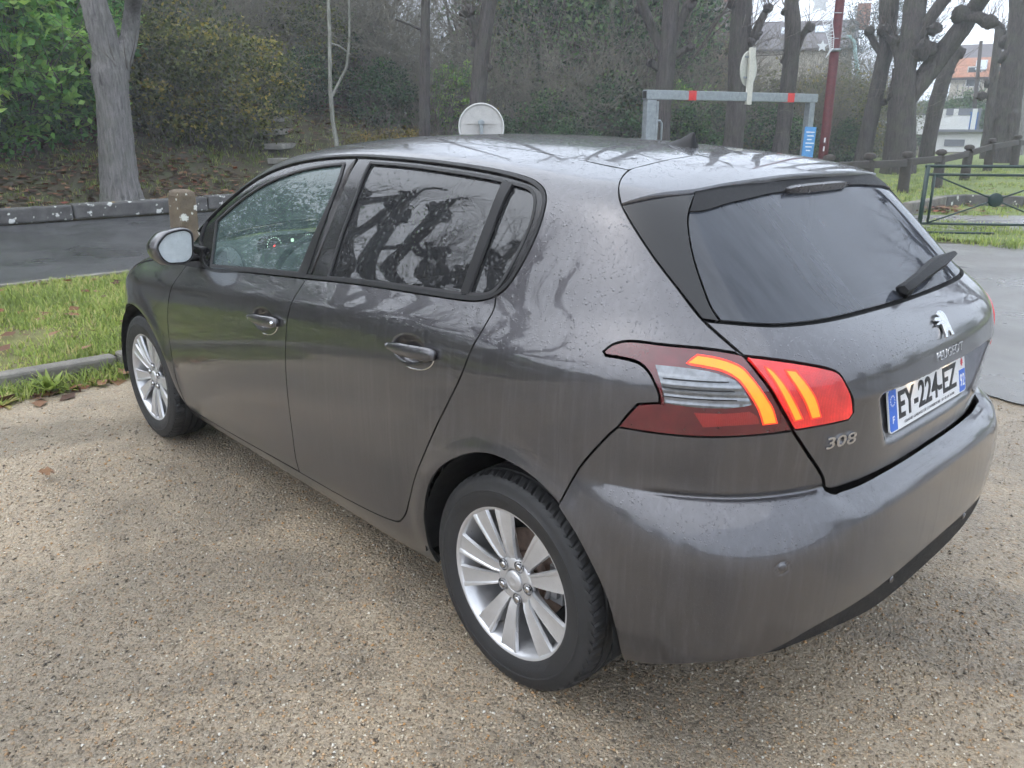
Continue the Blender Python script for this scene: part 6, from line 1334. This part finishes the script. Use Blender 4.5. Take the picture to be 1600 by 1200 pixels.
# white annex with pillars, blue door and garage below
A, B = at(1462, 50), at(1536, 50); d = (B-A).normalized(); Lx = (B-A).length; an = empty('white_annex', (A.x, A.y, 0), math.atan2(d.y, d.x)); tag(an, 'white terrace building with pillars and a blue door above a garage', 'building')
zz = lambda py: pix(1490, py, 50).z
MB().box((Lx/2, 2.0, (zz(206)+zz(262))/2), (Lx, 4, zz(206)-zz(262))).build('garage_wall', render_w, an); MB().box((Lx/2, 1.9, zz(206)+.06), (Lx+.5, 4.4, .12)).build('terrace_slab', grey_sh, an)
MB().box((Lx*.45, -.02, (zz(218)+zz(228))/2), (.95, .06, zz(218)-zz(228))).build('garage_window', grey_sh, an)
MB().box((Lx/2, 3.2, (zz(168)+zz(205))/2), (Lx-.3, 1.5, zz(168)-zz(205))).build('terrace_wall', grey_sh, an)
for u in (.12, .38, .78): MB().box((Lx*u, .25, (zz(170)+zz(205))/2), (.22, .22, zz(170)-zz(205))).build('pillar', render_w, an)
MB().box((Lx*.38, .12, (zz(192)+zz(205))/2), (Lx*.5, .12, zz(192)-zz(205))).build('parapet', render_w, an); MB().box((Lx*.78, 2.40, (zz(174)+zz(203))/2), (.42, .08, zz(174)-zz(203))).build('door', blue_door, an); MB().box((Lx*.78, .35, (zz(176)+zz(203))/2), (.36, .05, zz(176)-zz(203))).build('door', blue_door, an)
wl = MB().box((0, 0, 0), (5.5, .2, 1.0)).build('garden_wall', render_w, None); q = at(1428, 52); wl.location = (q.x, q.y, zz(195)); wl.rotation_euler = (0, 0, math.atan2(d.y, d.x)); tag(wl, 'pale garden wall seen between the pollarded trunks', 'wall')
MB().box((0, 0, .55), (5.7, .28, .1)).build('wall_coping', grey_sh, wl)
for px, D in ((1522, 55),): tp = MB().tube([at(px, D, 0), pix(1533, 64, D)], [.14, .09], 8).build('telegraph_pole', wood_old, None, True); tag(tp, 'thin telegraph pole in front of the terracotta roof', 'pole')
# ---------------------------------------------------------------- mist
hz = MB().box((0, 0, 6.5), (210, 210, 17)).build('haze', None, None); tag(hz, 'pale winter mist filling the air', 'haze', kind='stuff')
hm = bpy.data.materials.new('mist'); hm.use_nodes = True; t = hm.node_tree; t.nodes.clear(); out = t.nodes.new('ShaderNodeOutputMaterial'); pv_ = t.nodes.new('ShaderNodeVolumePrincipled')
pv_.inputs['Color'].default_value = (.92, .95, 1.0, 1); pv_.inputs['Density'].default_value = HAZE; pv_.inputs['Anisotropy'].default_value = .2; t.links.new(pv_.outputs[0], out.inputs['Volume']); hz.data.materials.append(hm)
